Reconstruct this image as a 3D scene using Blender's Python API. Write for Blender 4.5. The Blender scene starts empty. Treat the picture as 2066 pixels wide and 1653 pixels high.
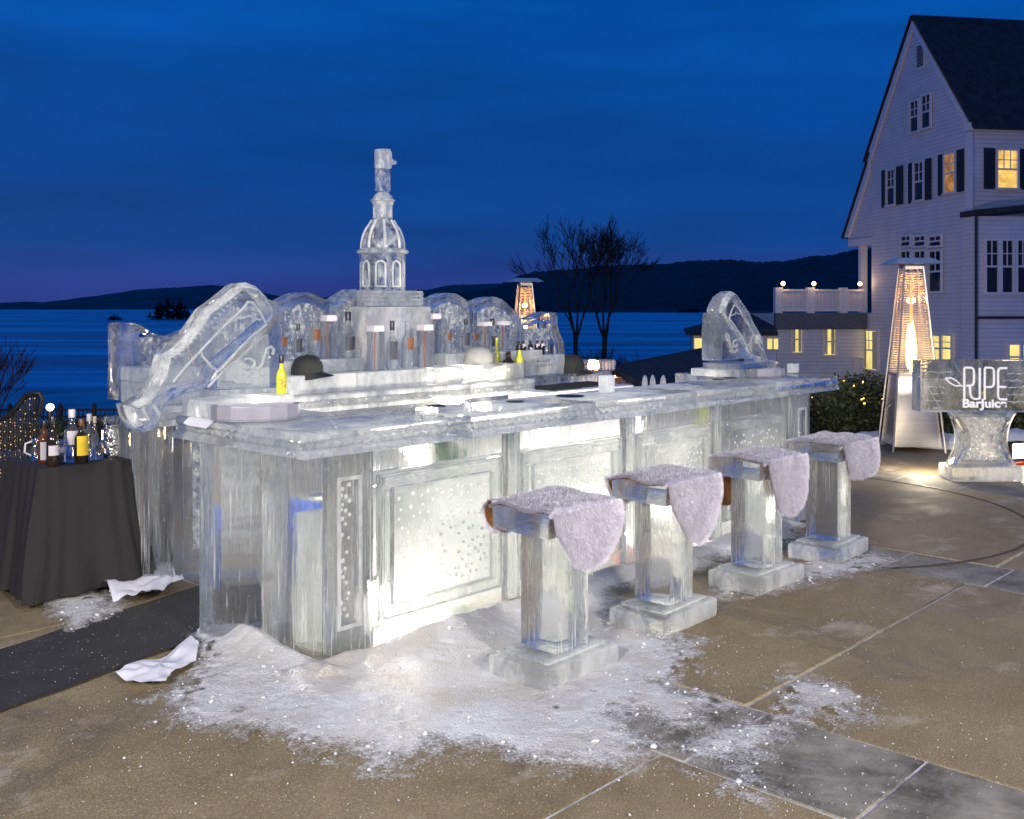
import bpy, bmesh, math, random
from math import sin, cos, pi, radians, sqrt, atan2, hypot, floor, exp
from mathutils import Vector, Matrix, noise
random.seed(7)
sc = bpy.context.scene
COL = sc.collection

# ------------------------------------------------------------------ camera
F, CX, HY, H = 2039.0, 1033.0, 620.0, 1.65          # focal length and horizon in photo pixels, eye height in metres
cam_d = bpy.data.cameras.new("camera")
cam = bpy.data.objects.new("camera", cam_d)
COL.objects.link(cam)
cam.location = (0, 0, H)
cam.rotation_euler = (radians(90), 0, 0)
cam_d.sensor_fit = 'HORIZONTAL'
cam_d.sensor_width = 36.0
cam_d.lens = 36.0 * F / 2066
cam_d.shift_y = -(826.5 - HY) / 2066
cam_d.clip_end = 20000
sc.camera = cam

# ------------------------------------------------------------------ world: clear deep blue dusk
world = bpy.data.worlds.new("World")
sc.world = world
world.use_nodes = True
nt = world.node_tree
bg = nt.nodes['Background']
tc = nt.nodes.new('ShaderNodeTexCoord')
sep = nt.nodes.new('ShaderNodeSeparateXYZ')
nt.links.new(tc.outputs['Generated'], sep.inputs[0])
ramp = nt.nodes.new('ShaderNodeValToRGB')
nt.links.new(sep.outputs['Z'], ramp.inputs[0])
cr = ramp.color_ramp
cr.elements[0].position = 0.0
cr.elements[0].color = (.026, .040, .215, 1)
cr.elements[1].position = 1.0
cr.elements[1].color = (.0015, .07, .33, 1)
for p_, c_ in ((.025, (.020, .048, .245, 1)), (.065, (.0055, .054, .25, 1)), (.14, (.0022, .052, .255, 1)), (.28, (.0005, .080, .385, 1)), (.5, (.002, .090, .40, 1))):
    e_ = cr.elements.new(p_)
    e_.color = c_
sky = nt.nodes.new('ShaderNodeTexSky')
sky.sky_type = 'NISHITA'
sky.sun_disc = False
sky.sun_elevation = radians(-4)
sky.sun_rotation = radians(270)
mp = nt.nodes.new('ShaderNodeMapping')
mp.inputs['Scale'].default_value = (1.6, 1.6, 11)
nt.links.new(tc.outputs['Generated'], mp.inputs['Vector'])
nz = nt.nodes.new('ShaderNodeTexNoise')
nz.inputs['Scale'].default_value = 1.5
nz.inputs['Detail'].default_value = 5
nz.inputs['Roughness'].default_value = .55
nt.links.new(mp.outputs[0], nz.inputs['Vector'])
mr = nt.nodes.new('ShaderNodeMapRange')
mr.inputs[1].default_value = .3
mr.inputs[2].default_value = .72
mr.inputs[3].default_value = .76
mr.inputs[4].default_value = 1.16
nt.links.new(nz.outputs['Fac'], mr.inputs[0])
vm = nt.nodes.new('ShaderNodeVectorMath')
vm.operation = 'SCALE'
nt.links.new(ramp.outputs[0], vm.inputs[0])
nt.links.new(mr.outputs[0], vm.inputs['Scale'])
ad = nt.nodes.new('ShaderNodeMix')
ad.data_type = 'RGBA'
ad.blend_type = 'ADD'
ad.inputs[0].default_value = .05
nt.links.new(vm.outputs[0], ad.inputs[6])
nt.links.new(sky.outputs[0], ad.inputs[7])
nt.links.new(ad.outputs[2], bg.inputs[0])
bg.inputs[1].default_value = 1.0

# ------------------------------------------------------------------ render
sc.render.engine = 'CYCLES'
sc.view_settings.view_transform = 'Standard'
sc.view_settings.look = 'None'
sc.view_settings.exposure = .14
sc.view_settings.gamma = 1
cy = sc.cycles
cy.use_denoising = True
try:
    cy.denoiser = 'OPENIMAGEDENOISE'
except Exception:
    pass
cy.max_bounces = 18
cy.transmission_bounces = 16
cy.glossy_bounces = 8
cy.diffuse_bounces = 4
cy.transparent_max_bounces = 24
cy.sample_clamp_indirect = 6
cy.blur_glossy = .5
cy.caustics_refractive = True
cy.caustics_reflective = False

# ------------------------------------------------------------------ the bar's own frame: s along the front, t away from the camera
ANG = atan2(.728, .685)
UX, UY = cos(ANG), sin(ANG)
P0 = (-.83, 4.53)


def W(s, t, z=0.0):
    return Vector((P0[0] + UX * s - UY * t, P0[1] + UY * s + UX * t, z))


def G(px, py, z=0.0):
    """point of the level z that is seen at photo pixel px, py"""
    Y = (H - z) * F / (py - HY)
    return ((px - CX) * Y / F, Y)


def toST(x, y):
    dx, dy = x - P0[0], y - P0[1]
    return (dx * UX + dy * UY, -dx * UY + dy * UX)


def ST(px, py, z=0.0):
    return toST(*G(px, py, z))


def SZ(px, py, t):
    """(s, z) of the point of the vertical plane t seen at px, py"""
    r = (px - CX) / F
    a, b = P0[0] - UY * t, P0[1] + UX * t
    s = (r * b - a) / (UX - r * UY)
    Y = b + UY * s
    return (s, H - (py - HY) * Y / F)


def at(px, py, Y):
    return Vector(((px - CX) * Y / F, Y, H - (py - HY) * Y / F))


# ------------------------------------------------------------------ lamps
def lamp(name, kind, loc, power, col=(1, 1, 1), size=.1, target=None, spot=None, blend=.5, sy=None):
    d = bpy.data.lights.new(name, kind)
    d.energy = power
    d.color = col
    if kind == 'AREA':
        d.size = size
        if sy:
            d.shape = 'RECTANGLE'
            d.size_y = sy
    else:
        d.shadow_soft_size = size
    if kind == 'SPOT':
        d.spot_size = radians(spot or 90)
        d.spot_blend = blend
    o = bpy.data.objects.new(name, d)
    COL.objects.link(o)
    o.location = loc
    if target is not None:
        o.rotation_euler = (Vector(target) - Vector(loc)).to_track_quat('-Z', 'Y').to_euler()
    return o


WARM = (1, .88, .66)
COOL = (1, .93, .80)
# floodlights of the hotel terrace, high up behind the camera
lamp('terrace_floodlight', 'SPOT', (-3.6, -4.6, 4.6), 4900, (1, .92, .80), .7, (0.2, 6.0, .3), 84, .6)
lamp('terrace_floodlight', 'SPOT', (5.2, -4.2, 4.6), 5000, (1, .92, .80), .7, (1.9, 6.6, .3), 84, .6)
# lamps standing inside the hollow ice counter
lamp('bar_light', 'POINT', W(.72, .33, .16), 95, COOL, .05)
lamp('bar_light', 'POINT', W(1.80, .33, .30), 12, COOL, .05)
lamp('bar_light', 'POINT', W(2.70, .33, .16), 170, COOL, .05)
lamp('bar_light', 'POINT', W(4.00, .33, .25), 16, COOL, .05)
# lamps in and behind the back bar
lamp('back_bar_light', 'POINT', W(2.75, 2.10, .92), 70, COOL, .05)
lamp('back_bar_light', 'POINT', W(1.2, 2.12, .70), 9, COOL, .05)
lamp('back_bar_light', 'POINT', W(1.0, 2.58, 1.18), 12, COOL, .04)
lamp('back_bar_light', 'POINT', W(1.5, 2.58, 1.18), 14, COOL, .04)
lamp('back_bar_light', 'POINT', W(2.9, 2.58, 1.18), 14, COOL, .04)
lamp('back_bar_light', 'POINT', W(3.45, 2.58, 1.18), 12, COOL, .04)
lamp('trough_fill_light', 'POINT', at(1196, 738, 11.95), 1.6, (1, .5, .16), .04)  # added lamp standing in for the heater's orange light on the trough
lamp('step_light', 'POINT', W(2.72, 1.93, 1.14), 1.6, COOL, .02)
lamp('step_light', 'POINT', W(3.02, 1.93, 1.14), 1.8, COOL, .02)
lamp('step_light', 'POINT', W(2.35, 1.93, 1.14), .5, COOL, .02)
lamp('pedestal_light', 'POINT', W(.16, .86, 1.15), .7, COOL, .02)
# lamps under the bartender's side of the counter, shining on the back bar
lamp('aisle_light', 'POINT', W(2.35, 1.20, .84), 34, COOL, .07)
lamp('aisle_light', 'POINT', W(1.25, 1.20, .84), 22, COOL, .07)
lamp('aisle_light', 'POINT', W(3.30, 1.20, .84), 16, COOL, .07)

# ------------------------------------------------------------------ materials
MATS = {}


def nodes(name):
    m = bpy.data.materials.new(name)
    m.use_nodes = True
    return m, m.node_tree, m.node_tree.nodes['Principled BSDF'], m.node_tree.nodes['Material Output']


def add_noise(t, scale, detail=4, rough=.55, vscale=(1, 1, 1), coord='Object', dist=0.0):
    c = t.nodes.new('ShaderNodeTexCoord')
    mpp = t.nodes.new('ShaderNodeMapping')
    mpp.inputs['Scale'].default_value = vscale
    t.links.new(c.outputs[coord], mpp.inputs['Vector'])
    n = t.nodes.new('ShaderNodeTexNoise')
    n.inputs['Scale'].default_value = scale
    n.inputs['Detail'].default_value = detail
    n.inputs['Roughness'].default_value = rough
    n.inputs['Distortion'].default_value = dist
    t.links.new(mpp.outputs[0], n.inputs['Vector'])
    return n.outputs['Fac']


def mrange(t, sock, a, b, c, d, clamp=True):
    m = t.nodes.new('ShaderNodeMapRange')
    m.clamp = clamp
    for i, v in enumerate((a, b, c, d)):
        m.inputs[i + 1].default_value = v
    t.links.new(sock, m.inputs[0])
    return m.outputs[0]


def mixc(t, fac, a, b):
    m = t.nodes.new('ShaderNodeMix')
    m.data_type = 'RGBA'
    for i, v in ((6, a), (7, b)):
        if hasattr(v, 'links'):
            t.links.new(v, m.inputs[i])
        else:
            m.inputs[i].default_value = (*v, 1)
    if hasattr(fac, 'links'):
        t.links.new(fac, m.inputs[0])
    else:
        m.inputs[0].default_value = fac
    return m.outputs[2]


def bump(t, sock, strength, dist=.01, prev=None):
    b = t.nodes.new('ShaderNodeBump')
    b.inputs['Strength'].default_value = strength
    b.inputs['Distance'].default_value = dist
    t.links.new(sock, b.inputs['Height'])
    if prev is not None:
        t.links.new(prev, b.inputs['Normal'])
    return b.outputs[0]


def pm(name, col, rough=.6, metal=0.0, var=.25, scale=12, bmp=.1, bscale=60, vscale=(1, 1, 1), emit=None, es=1.0, bdist=.004, spec=None, trans=0.0, ior=1.45, sheen=0):
    if name in MATS:
        return MATS[name]
    m, t, p, o = nodes(name)
    n = add_noise(t, scale, vscale=vscale)
    a = tuple(max(0, c * (1 - var)) for c in col)
    b = tuple(min(1, c * (1 + var)) for c in col)
    t.links.new(mixc(t, mrange(t, n, .3, .7, 0, 1), a, b), p.inputs['Base Color'])
    p.inputs['Roughness'].default_value = rough
    p.inputs['Metallic'].default_value = metal
    p.inputs['Transmission Weight'].default_value = trans
    p.inputs['IOR'].default_value = ior
    p.inputs['Sheen Weight'].default_value = sheen
    if spec is not None:
        p.inputs['Specular IOR Level'].default_value = spec
    if bmp:
        t.links.new(bump(t, add_noise(t, bscale, vscale=vscale), bmp, bdist), p.inputs['Normal'])
    if emit:
        p.inputs['Emission Color'].default_value = (*emit, 1)
        p.inputs['Emission Strength'].default_value = es
    MATS[name] = m
    return m


def ice(name, frost=.12, rough=.04, streak=.25, crinkle=0.0, see=.12, cloud=3.0, tint=(.955, .975, .965), frost_var=1.0, bub=True):
    """clear carved ice: refracting body, saw streaks, bubbles, and a share of frosted scattering surface"""
    if name in MATS:
        return MATS[name]
    m, t, p, o = nodes(name)
    p.inputs['Base Color'].default_value = (*tint, 1)
    p.inputs['Transmission Weight'].default_value = 1
    p.inputs['IOR'].default_value = 1.31
    rn = add_noise(t, 7, vscale=(1, 1, .35))
    t.links.new(mrange(t, rn, .35, .7, rough * .15, rough * 1.3), p.inputs['Roughness'])
    # saw marks run vertically
    sm = add_noise(t, 46, 3, .6, (1, 1, .045))
    wv = add_noise(t, 9, 2, .5, (1, 1, .5))
    nrm = bump(t, sm, streak, .006)
    nrm = bump(t, wv, .16, .03, nrm)
    if crinkle:
        cn = add_noise(t, 34, 4, .6, (1, 1, 1), dist=1.5)
        nrm = bump(t, cn, crinkle, .02, nrm)
    t.links.new(nrm, p.inputs['Normal'])
    tr = t.nodes.new('ShaderNodeBsdfTransparent')
    mx = t.nodes.new('ShaderNodeMixShader')
    mx.inputs[0].default_value = see
    t.links.new(p.outputs[0], mx.inputs[1])
    t.links.new(tr.outputs[0], mx.inputs[2])
    df = t.nodes.new('ShaderNodeBsdfDiffuse')
    tl = t.nodes.new('ShaderNodeBsdfTranslucent')
    df.inputs[0].default_value = (.86, .88, .88, 1)
    tl.inputs[0].default_value = (.92, .95, .94, 1)
    t.links.new(nrm, df.inputs['Normal'])
    fm = t.nodes.new('ShaderNodeMixShader')
    fm.inputs[0].default_value = .5
    t.links.new(df.outputs[0], fm.inputs[1])
    t.links.new(tl.outputs[0], fm.inputs[2])
    # frost cover: cloudy zones, fine vertical scratches and specks
    cl = mrange(t, add_noise(t, cloud, 6, .68, (1, 1, .6)), .42, .62, max(0, frost * (1 - .92 * frost_var)), min(1, frost * (1 + 1.0 * frost_var)))
    sc1 = mrange(t, add_noise(t, 62, 3, .6, (1, 1, .04)), .54, .66, 0, .75 * min(1, streak * 2.2))
    zone = mrange(t, add_noise(t, 3.4, 3, .6, (1, 1, .5)), .38, .62, .12, 1)
    zm = t.nodes.new('ShaderNodeMath')
    zm.operation = 'MULTIPLY'
    t.links.new(sc1, zm.inputs[0])
    t.links.new(zone, zm.inputs[1])
    sc1 = zm.outputs[0]
    mxm = t.nodes.new('ShaderNodeMath')
    mxm.operation = 'MAXIMUM'
    t.links.new(cl, mxm.inputs[0])
    t.links.new(sc1, mxm.inputs[1])
    fac = mxm.outputs[0]
    if bub:
        sp = mrange(t, add_noise(t, 120, 1, .5), .73, .8, 0, .85)
        m2 = t.nodes.new('ShaderNodeMath')
        m2.operation = 'MAXIMUM'
        t.links.new(fac, m2.inputs[0])
        t.links.new(sp, m2.inputs[1])
        fac = m2.outputs[0]
    fin = t.nodes.new('ShaderNodeMixShader')
    t.links.new(fac, fin.inputs[0])
    t.links.new(mx.outputs[0], fin.inputs[1])
    t.links.new(fm.outputs[0], fin.inputs[2])
    t.links.new(fin.outputs[0], o.inputs[0])
    MATS[name] = m
    return m


ICE_PIER = ice('ice_sawn', .06, .04, .45, see=.10, cloud=2.6)
ICE_WALL = ice('ice_cloudy', .12, .03, .2, see=.42, cloud=2.2)
ICE_SLAB = ice('ice_counter', .30, .02, .03, see=.10, cloud=1.6, frost_var=.9, bub=False)
ICE_TRIM = ice('ice_trim', .20, .02, .0, see=.05, cloud=4, bub=False)
ICE_CARVE = ice('ice_carved', .12, .015, .05, see=.05, cloud=6)
ICE_EDGE = ice('ice_chiselled_edge', .50, .05, .0, see=.03, cloud=14, frost_var=.6, bub=False)
ICE_CRINK = ice('ice_crinkled', .48, .03, .0, 1.0, see=.03, cloud=30, bub=False)  # frost of rough carving, patched densely to stand in for lamp glints
ICE_TOWER = ice('ice_tower_block', .30, .03, .10, see=.05, cloud=18)
ICE_CLEAR = ice('ice_clear', .08, .02, .12, see=.1, cloud=4)
ICE_BASE = ice('ice_stool_base', .42, .03, .0, see=.1, cloud=2.4, frost_var=.7)
ICE_SEAT = ice('ice_seat', .22, .03, .06, see=.08, cloud=5, frost_var=.6)
ICE_HEAD = ice('ice_header', .07, .22, .5, see=.08, cloud=3)
ICE_LINE = ice('ice_carved_line', .5, .1, 0, see=.03, cloud=9, frost_var=.3, bub=False)
ICE_FROST = ice('ice_frosted', .8, .12, .1, see=.05, cloud=6, frost_var=.25)
ICE_STEP = ice('ice_step', .52, .06, .12, see=.15, cloud=3, frost_var=.5)


def emis(name, col, strength, var=.0, scale=5, vscale=(1, 1, 1)):
    if name in MATS:
        return MATS[name]
    m, t, p, o = nodes(name)
    e = t.nodes.new('ShaderNodeEmission')
    e.inputs[1].default_value = strength
    if var:
        n = add_noise(t, scale, vscale=vscale)
        a = tuple(c * (1 - var) for c in col)
        t.links.new(mixc(t, mrange(t, n, .35, .65, 0, 1), a, col), e.inputs[0])
    else:
        e.inputs[0].default_value = (*col, 1)
    t.links.new(e.outputs[0], o.inputs[0])
    MATS[name] = m
    return m


# ------------------------------------------------------------------ mesh helpers
class MB:
    def __init__(self):
        self.v, self.f = [], []

    def quad_add(self, vs, fs):
        n = len(self.v)
        self.v += [tuple(x) for x in vs]
        self.f += [tuple(i + n for i in f) for f in fs]
        return self

    def box(self, x0, x1, y0, y1, z0, z1):
        return self.quad_add([(x0, y0, z0), (x1, y0, z0), (x1, y1, z0), (x0, y1, z0), (x0, y0, z1), (x1, y0, z1), (x1, y1, z1), (x0, y1, z1)],
                             [(3, 2, 1, 0), (4, 5, 6, 7), (0, 1, 5, 4), (1, 2, 6, 5), (2, 3, 7, 6), (3, 0, 4, 7)])

    @staticmethod
    def _ax(axis, p, a):
        if axis == 'y':
            return (p[0], a, p[1])
        if axis == 'x':
            return (a, p[0], p[1])
        return (p[0], p[1], a)

    def prism(self, pts, a0, a1, axis='y', taper=None):
        n = len(pts)
        pb = taper or pts
        vs = [self._ax(axis, p, a0) for p in pts] + [self._ax(axis, p, a1) for p in pb]
        fs = [tuple(range(n))[::-1], tuple(range(n, 2 * n))]
        fs += [(i, (i + 1) % n, n + (i + 1) % n, n + i) for i in range(n)]
        return self.quad_add(vs, fs)

    def ring(self, outer, inner, a0, a1, axis='y', closed=True):
        n = len(outer)
        vs = []
        for a in (a0, a1):
            vs += [self._ax(axis, p, a) for p in outer] + [self._ax(axis, p, a) for p in inner]
        fs = []
        m = n if closed else n - 1
        for i in range(m):
            j = (i + 1) % n
            fs += [(i, j, n + j, n + i), (2 * n + i, 3 * n + i, 3 * n + j, 2 * n + j), (i, 2 * n + i, 2 * n + j, j), (n + i, n + j, 3 * n + j, 3 * n + i)]
        if not closed:
            for i in (0, n - 1):
                fs.append((i, n + i, 3 * n + i, 2 * n + i))
        return self.quad_add(vs, fs)

    def lathe(self, prof, n=24, c=(0, 0, 0), rot=0.0, cap=True, sq=None):
        vs, fs = [], []
        for r, z in prof:
            for k in range(n):
                a = 2 * pi * k / n + rot
                vs.append((c[0] + r * cos(a), c[1] + r * sin(a), c[2] + z))
        m = len(prof)
        for i in range(m - 1):
            for k in range(n):
                k2 = (k + 1) % n
                fs.append((i * n + k, i * n + k2, (i + 1) * n + k2, (i + 1) * n + k))
        if cap:
            fs.append(tuple(range(n))[::-1])
            fs.append(tuple(range((m - 1) * n, m * n)))
        return self.quad_add(vs, fs)

    def tube(self, pts, r, n=6, cap=True):
        pts = [Vector(p) for p in pts]
        m = len(pts)
        rs = r if isinstance(r, (list, tuple)) else [r] * m
        vs, fs = [], []
        up = Vector((0, 0, 1))
        prev = None
        for i, p in enumerate(pts):
            d = (pts[min(i + 1, m - 1)] - pts[max(i - 1, 0)])
            d = d.normalized() if d.length > 1e-9 else Vector((0, 0, 1))
            if prev is None:
                a = d.cross(up)
                if a.length < 1e-3:
                    a = d.cross(Vector((1, 0, 0)))
            else:
                a = prev - d * prev.dot(d)
                if a.length < 1e-6:
                    a = d.cross(up)
            a.normalize()
            prev = a
            b = d.cross(a)
            for k in range(n):
                q = 2 * pi * k / n
                vs.append(p + (a * cos(q) + b * sin(q)) * rs[i])
        for i in range(m - 1):
            for k in range(n):
                k2 = (k + 1) % n
                fs.append((i * n + k, i * n + k2, (i + 1) * n + k2, (i + 1) * n + k))
        if cap:
            fs.append(tuple(range(n))[::-1])
            fs.append(tuple(range((m - 1) * n, m * n)))
        return self.quad_add(vs, fs)

    def grid(self, fn, nu, nv):
        vs = [fn(i / nu, j / nv) for j in range(nv + 1) for i in range(nu + 1)]
        w = nu + 1
        fs = [(j * w + i, j * w + i + 1, (j + 1) * w + i + 1, (j + 1) * w + i) for j in range(nv) for i in range(nu)]
        return self.quad_add(vs, fs)

    def ball(self, c, r, nu=10, nv=6, sc_=(1, 1, 1)):
        vs, fs = [], []
        for j in range(nv + 1):
            th = pi * j / nv
            for i in range(nu):
                a = 2 * pi * i / nu
                vs.append((c[0] + r * sc_[0] * sin(th) * cos(a), c[1] + r * sc_[1] * sin(th) * sin(a), c[2] + r * sc_[2] * cos(th)))
        for j in range(nv):
            for i in range(nu):
                i2 = (i + 1) % nu
                fs.append((j * nu + i, (j + 1) * nu + i, (j + 1) * nu + i2, j * nu + i2))
        return self.quad_add(vs, fs)

    def jitter(self, amp, freq=6.0, seed=0.0):
        self.v = [tuple(Vector(v) + noise.noise_vector(Vector(v) * freq + Vector((seed, seed * .7, 3))) * amp) for v in self.v]
        return self

    def slab(self, fn, nu, nv, yb):
        """closed solid whose front is the uneven surface fn and whose back lies at y = yb"""
        w = nu + 1
        fr = [fn(i / nu, j / nv) for j in range(nv + 1) for i in range(nu + 1)]
        bk = [(x, yb, z) for x, y, z in fr]
        n = len(fr)
        fs = []
        for j in range(nv):
            for i in range(nu):
                a, b, c, d = j * w + i, j * w + i + 1, (j + 1) * w + i + 1, (j + 1) * w + i
                fs += [(a, b, c, d), (n + d, n + c, n + b, n + a)]
        rim = [(i, i + 1) for i in range(nu)] + [(nv * w + i + 1, nv * w + i) for i in range(nu)] + [((j + 1) * w, j * w) for j in range(nv)] + [(j * w + nu, (j + 1) * w + nu) for j in range(nv)]
        fs += [(b, a, n + a, n + b) for a, b in rim]
        return self.quad_add(fr + bk, fs)

    def build(self, name, mat, parent=None, loc=(0, 0, 0), rotz=0.0, bevel=0.0, seg=2, smooth=True, ang=40, sub=0, rough=0.0, props=None, clean=False):
        me = bpy.data.meshes.new(name)
        me.from_pydata(self.v, [], self.f)
        bm = bmesh.new()
        bm.from_mesh(me)
        if clean:
            bmesh.ops.remove_doubles(bm, verts=bm.verts, dist=1e-5)
        bmesh.ops.recalc_face_normals(bm, faces=bm.faces)
        if bevel:
            es = [e for e in bm.edges if len(e.link_faces) == 2 and e.calc_face_angle(0) > radians(28)]
            bmesh.ops.bevel(bm, geom=es, offset=bevel, segments=seg, affect='EDGES', clamp_overlap=True, profile=.6)
        if sub:
            bmesh.ops.subdivide_edges(bm, edges=bm.edges, cuts=sub, use_grid_fill=True)
        if rough:
            sd = random.random() * 50
            for v in bm.verts:
                v.co += noise.noise_vector(v.co * 14 + Vector((sd, 0, 0))) * rough
        bm.to_mesh(me)
        bm.free()
        if smooth:
            for pl in me.polygons:
                pl.use_smooth = True
            try:
                me.set_sharp_from_angle(angle=radians(ang))
            except Exception:
                pass
        if mat:
            me.materials.append(mat)
        o = bpy.data.objects.new(name, me)
        COL.objects.link(o)
        o.location = loc
        o.rotation_euler = (0, 0, rotz)
        if parent:
            o.parent = parent
        if props:
            for k, v in props.items():
                o[k] = v
        return o


def tag(o, label, cat, group=None, kind=None):
    o['label'] = label
    o['category'] = cat
    if group:
        o['group'] = group
    if kind:
        o['kind'] = kind
    return o


def empty(name, loc, rotz=0.0, label=None, cat=None, group=None):
    o = bpy.data.objects.new(name, None)
    COL.objects.link(o)
    o.location = loc
    o.rotation_euler = (0, 0, rotz)
    o.empty_display_size = .1
    if label:
        tag(o, label, cat, group)
    return o


def dup(root, loc, rotz, label, group=None):
    r = root.copy()
    COL.objects.link(r)
    r.location = loc
    r.rotation_euler = (0, 0, rotz)
    r['label'] = label
    if group:
        r['group'] = group
    for ch in list(root.children):
        c = ch.copy()
        COL.objects.link(c)
        c.parent = r
        for g in ch.children:
            d = g.copy()
            COL.objects.link(d)
            d.parent = c
    return r


def struct(o):
    o['kind'] = 'structure'
    return o


def fbm(x, y, z=0.0, o=4, sc_=1.0):
    a, s, f = 0.0, .5, sc_
    for _ in range(o):
        a += s * noise.noise(Vector((x * f, y * f, z)))
        s *= .5
        f *= 2.03
    return a


def rect(x0, x1, z0, z1):
    return [(x0, z0), (x1, z0), (x1, z1), (x0, z1)]

# ================================================================== SETTING
CONC = pm('concrete', (.20, .165, .125), .8)
def build_concrete():
    m, t, p, o = nodes('terrace_concrete')
    big = add_noise(t, .9, 5, .6, coord='Object')
    mid = add_noise(t, 5, 5, .65)
    fine = add_noise(t, 150, 2, .6)
    c = mixc(t, mrange(t, big, .35, .65, 0, 1), (.162, .124, .062), (.250, .196, .108))
    c = mixc(t, mrange(t, mid, .4, .72, 0, .6), c, (.29, .235, .14))
    c = mixc(t, mrange(t, fine, .38, .62, .0, .55), c, (.07, .052, .033))
    damp = mrange(t, add_noise(t, .75, 6, .72, dist=.6), .50, .66, 0, .62)
    c = mixc(t, damp, c, (.080, .062, .042))
    spk = add_noise(t, 110, 2, .6)
    c = mixc(t, mrange(t, spk, .58, .68, 0, .5), c, (.44, .36, .25))
    salt = add_noise(t, 1.7, 6, .7, (1, 1.5, 1))
    s2 = mrange(t, salt, .56, .78, 0, .75)
    c = mixc(t, s2, c, (.48, .44, .38))
    grit = add_noise(t, 38, 2, .5)
    c = mixc(t, mrange(t, grit, .735, .775, 0, .9), c, (.72, .70, .68))
    t.links.new(c, p.inputs['Base Color'])
    t.links.new(mrange(t, damp, 0, .62, .78, .40), p.inputs['Roughness'])
    n1 = bump(t, fine, .35, .004)
    t.links.new(bump(t, mid, .2, .01, n1), p.inputs['Normal'])
    MATS['terrace_concrete'] = m
    return m


def build_slate():
    m, t, p, o = nodes('slate_tile')
    a = add_noise(t, 3.2, 6, .68)
    b = add_noise(t, 26, 5, .65)
    c = mixc(t, mrange(t, a, .35, .66, 0, 1), (.070, .064, .052), (.25, .235, .205))
    c = mixc(t, mrange(t, b, .5, .75, 0, .5), c, (.24, .235, .24))
    g = add_noise(t, 46, 2, .5)
    c = mixc(t, mrange(t, g, .72, .76, 0, .9), c, (.74, .73, .72))
    t.links.new(c, p.inputs['Base Color'])
    t.links.new(mrange(t, a, .3, .7, .55, .85), p.inputs['Roughness'])
    p.inputs['Specular IOR Level'].default_value = .3
    t.links.new(bump(t, b, .4, .01), p.inputs['Normal'])
    MATS['slate_tile'] = m
    return m


CONC = build_concrete()
SLATE = build_slate()
GROUT = pm('joint_fill', (.36, .355, .36), .9, var=.6, scale=9, bmp=.5, bscale=40)

terrace = empty('terrace', W(0, 0, 0), ANG)
terrace['kind'] = 'structure'
bands = [(-5.93, -5.32), (-2.78, -2.17), (.37, .98), (3.52, 4.06), (6.68, 7.28), (9.83, 10.43)]
tj = [-7.85, -4.70, -1.55, 1.60, 4.75, 7.9]
rr = random.Random(3)
MB().box(-9, 13.6, -8.4, 8.4, -.10, -.005).build('joint_bed', GROUT, terrace)
edges = [-8.47] + [e for b in bands for e in b] + [12.98]
for i in range(0, len(edges) - 1, 2):
    a, b = edges[i], edges[i + 1]
    for j in range(len(tj) - 1):
        z = rr.uniform(-.003, .003)
        MB().box(a + .005, b - .005, tj[j] + .005, tj[j + 1] - .005, -.1, z).build('paving_slab', CONC, terrace, bevel=.006, seg=1)
for a, b in bands:
    tt = -8.05
    while tt < 8.0:
        L = .64
        z = rr.uniform(-.004, .001)
        MB().box(a + .005, b - .005, tt + .005, tt + L - .005, -.1, z).build('slate_tile', SLATE, terrace, bevel=.005, seg=1)
        tt += L
# curved inlay line in the paving beyond the stools
cs, ct = toST(2.1, 8.3)
arc_o, arc_i = [], []
for k in range(73):
    q = -pi * .95 + k * pi * 1.9 / 72 - ANG
    arc_o.append((cs + 1.96 * cos(q), ct + 1.96 * sin(q)))
    arc_i.append((cs + 1.935 * cos(q), ct + 1.935 * sin(q)))
MB().ring(arc_o, arc_i, .0035, .006, 'z', closed=False).build('paving_inlay', pm('dark_joint', (.05, .045, .04), .9), terrace, smooth=False)

# terrain
SNOWG = pm('snowy_ground', (.42, .44, .50), .9, var=.35, scale=.12, bmp=.4, bscale=3, bdist=.05)


def sstep(a, b, x):
    q = min(1, max(0, (x - a) / (b - a)))
    return q * q * (3 - 2 * q)


def terr(x, y):
    base = -.16
    drop = sstep(13.5, 24, y)
    right = sstep(2, 14, x)
    z = base - drop * (2.3 + 1.2 * (1 - right))
    z -= (1 - right) * sstep(22, 84, y) * 4.62
    z -= right * sstep(52, 100, y) * 6.2
    return z + .25 * fbm(x * .1, y * .1) * sstep(14, 26, y)


def terr_grid(u, v):
    x = -150 + 300 * u
    y = -30 + 150 * v
    return (x, y, terr(x, y))


struct(MB().grid(terr_grid, 100, 75).build('ground', SNOWG, None))


def build_lake():
    m, t, p, o = nodes('lake_water')
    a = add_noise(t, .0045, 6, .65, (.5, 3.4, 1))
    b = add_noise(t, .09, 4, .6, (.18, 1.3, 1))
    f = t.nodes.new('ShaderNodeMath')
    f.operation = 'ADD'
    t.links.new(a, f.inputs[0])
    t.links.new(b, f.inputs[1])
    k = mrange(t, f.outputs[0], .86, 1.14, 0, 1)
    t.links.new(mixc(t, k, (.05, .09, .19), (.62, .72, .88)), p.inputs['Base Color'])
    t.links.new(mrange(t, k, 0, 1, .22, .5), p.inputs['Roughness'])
    w1 = add_noise(t, .35, 4, .6, (.4, 1.3, 1))
    t.links.new(bump(t, w1, .5, .6), p.inputs['Normal'])
    p.inputs['IOR'].default_value = 1.33
    MATS['lake_water'] = m
    return m


struct(MB().quad_add([(-7000, 60, -8.35), (7000, 60, -8.35), (7000, 9000, -8.35), (-7000, 9000, -8.35)], [(0, 1, 2, 3)]).build('lake', build_lake(), None, smooth=False))


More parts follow.
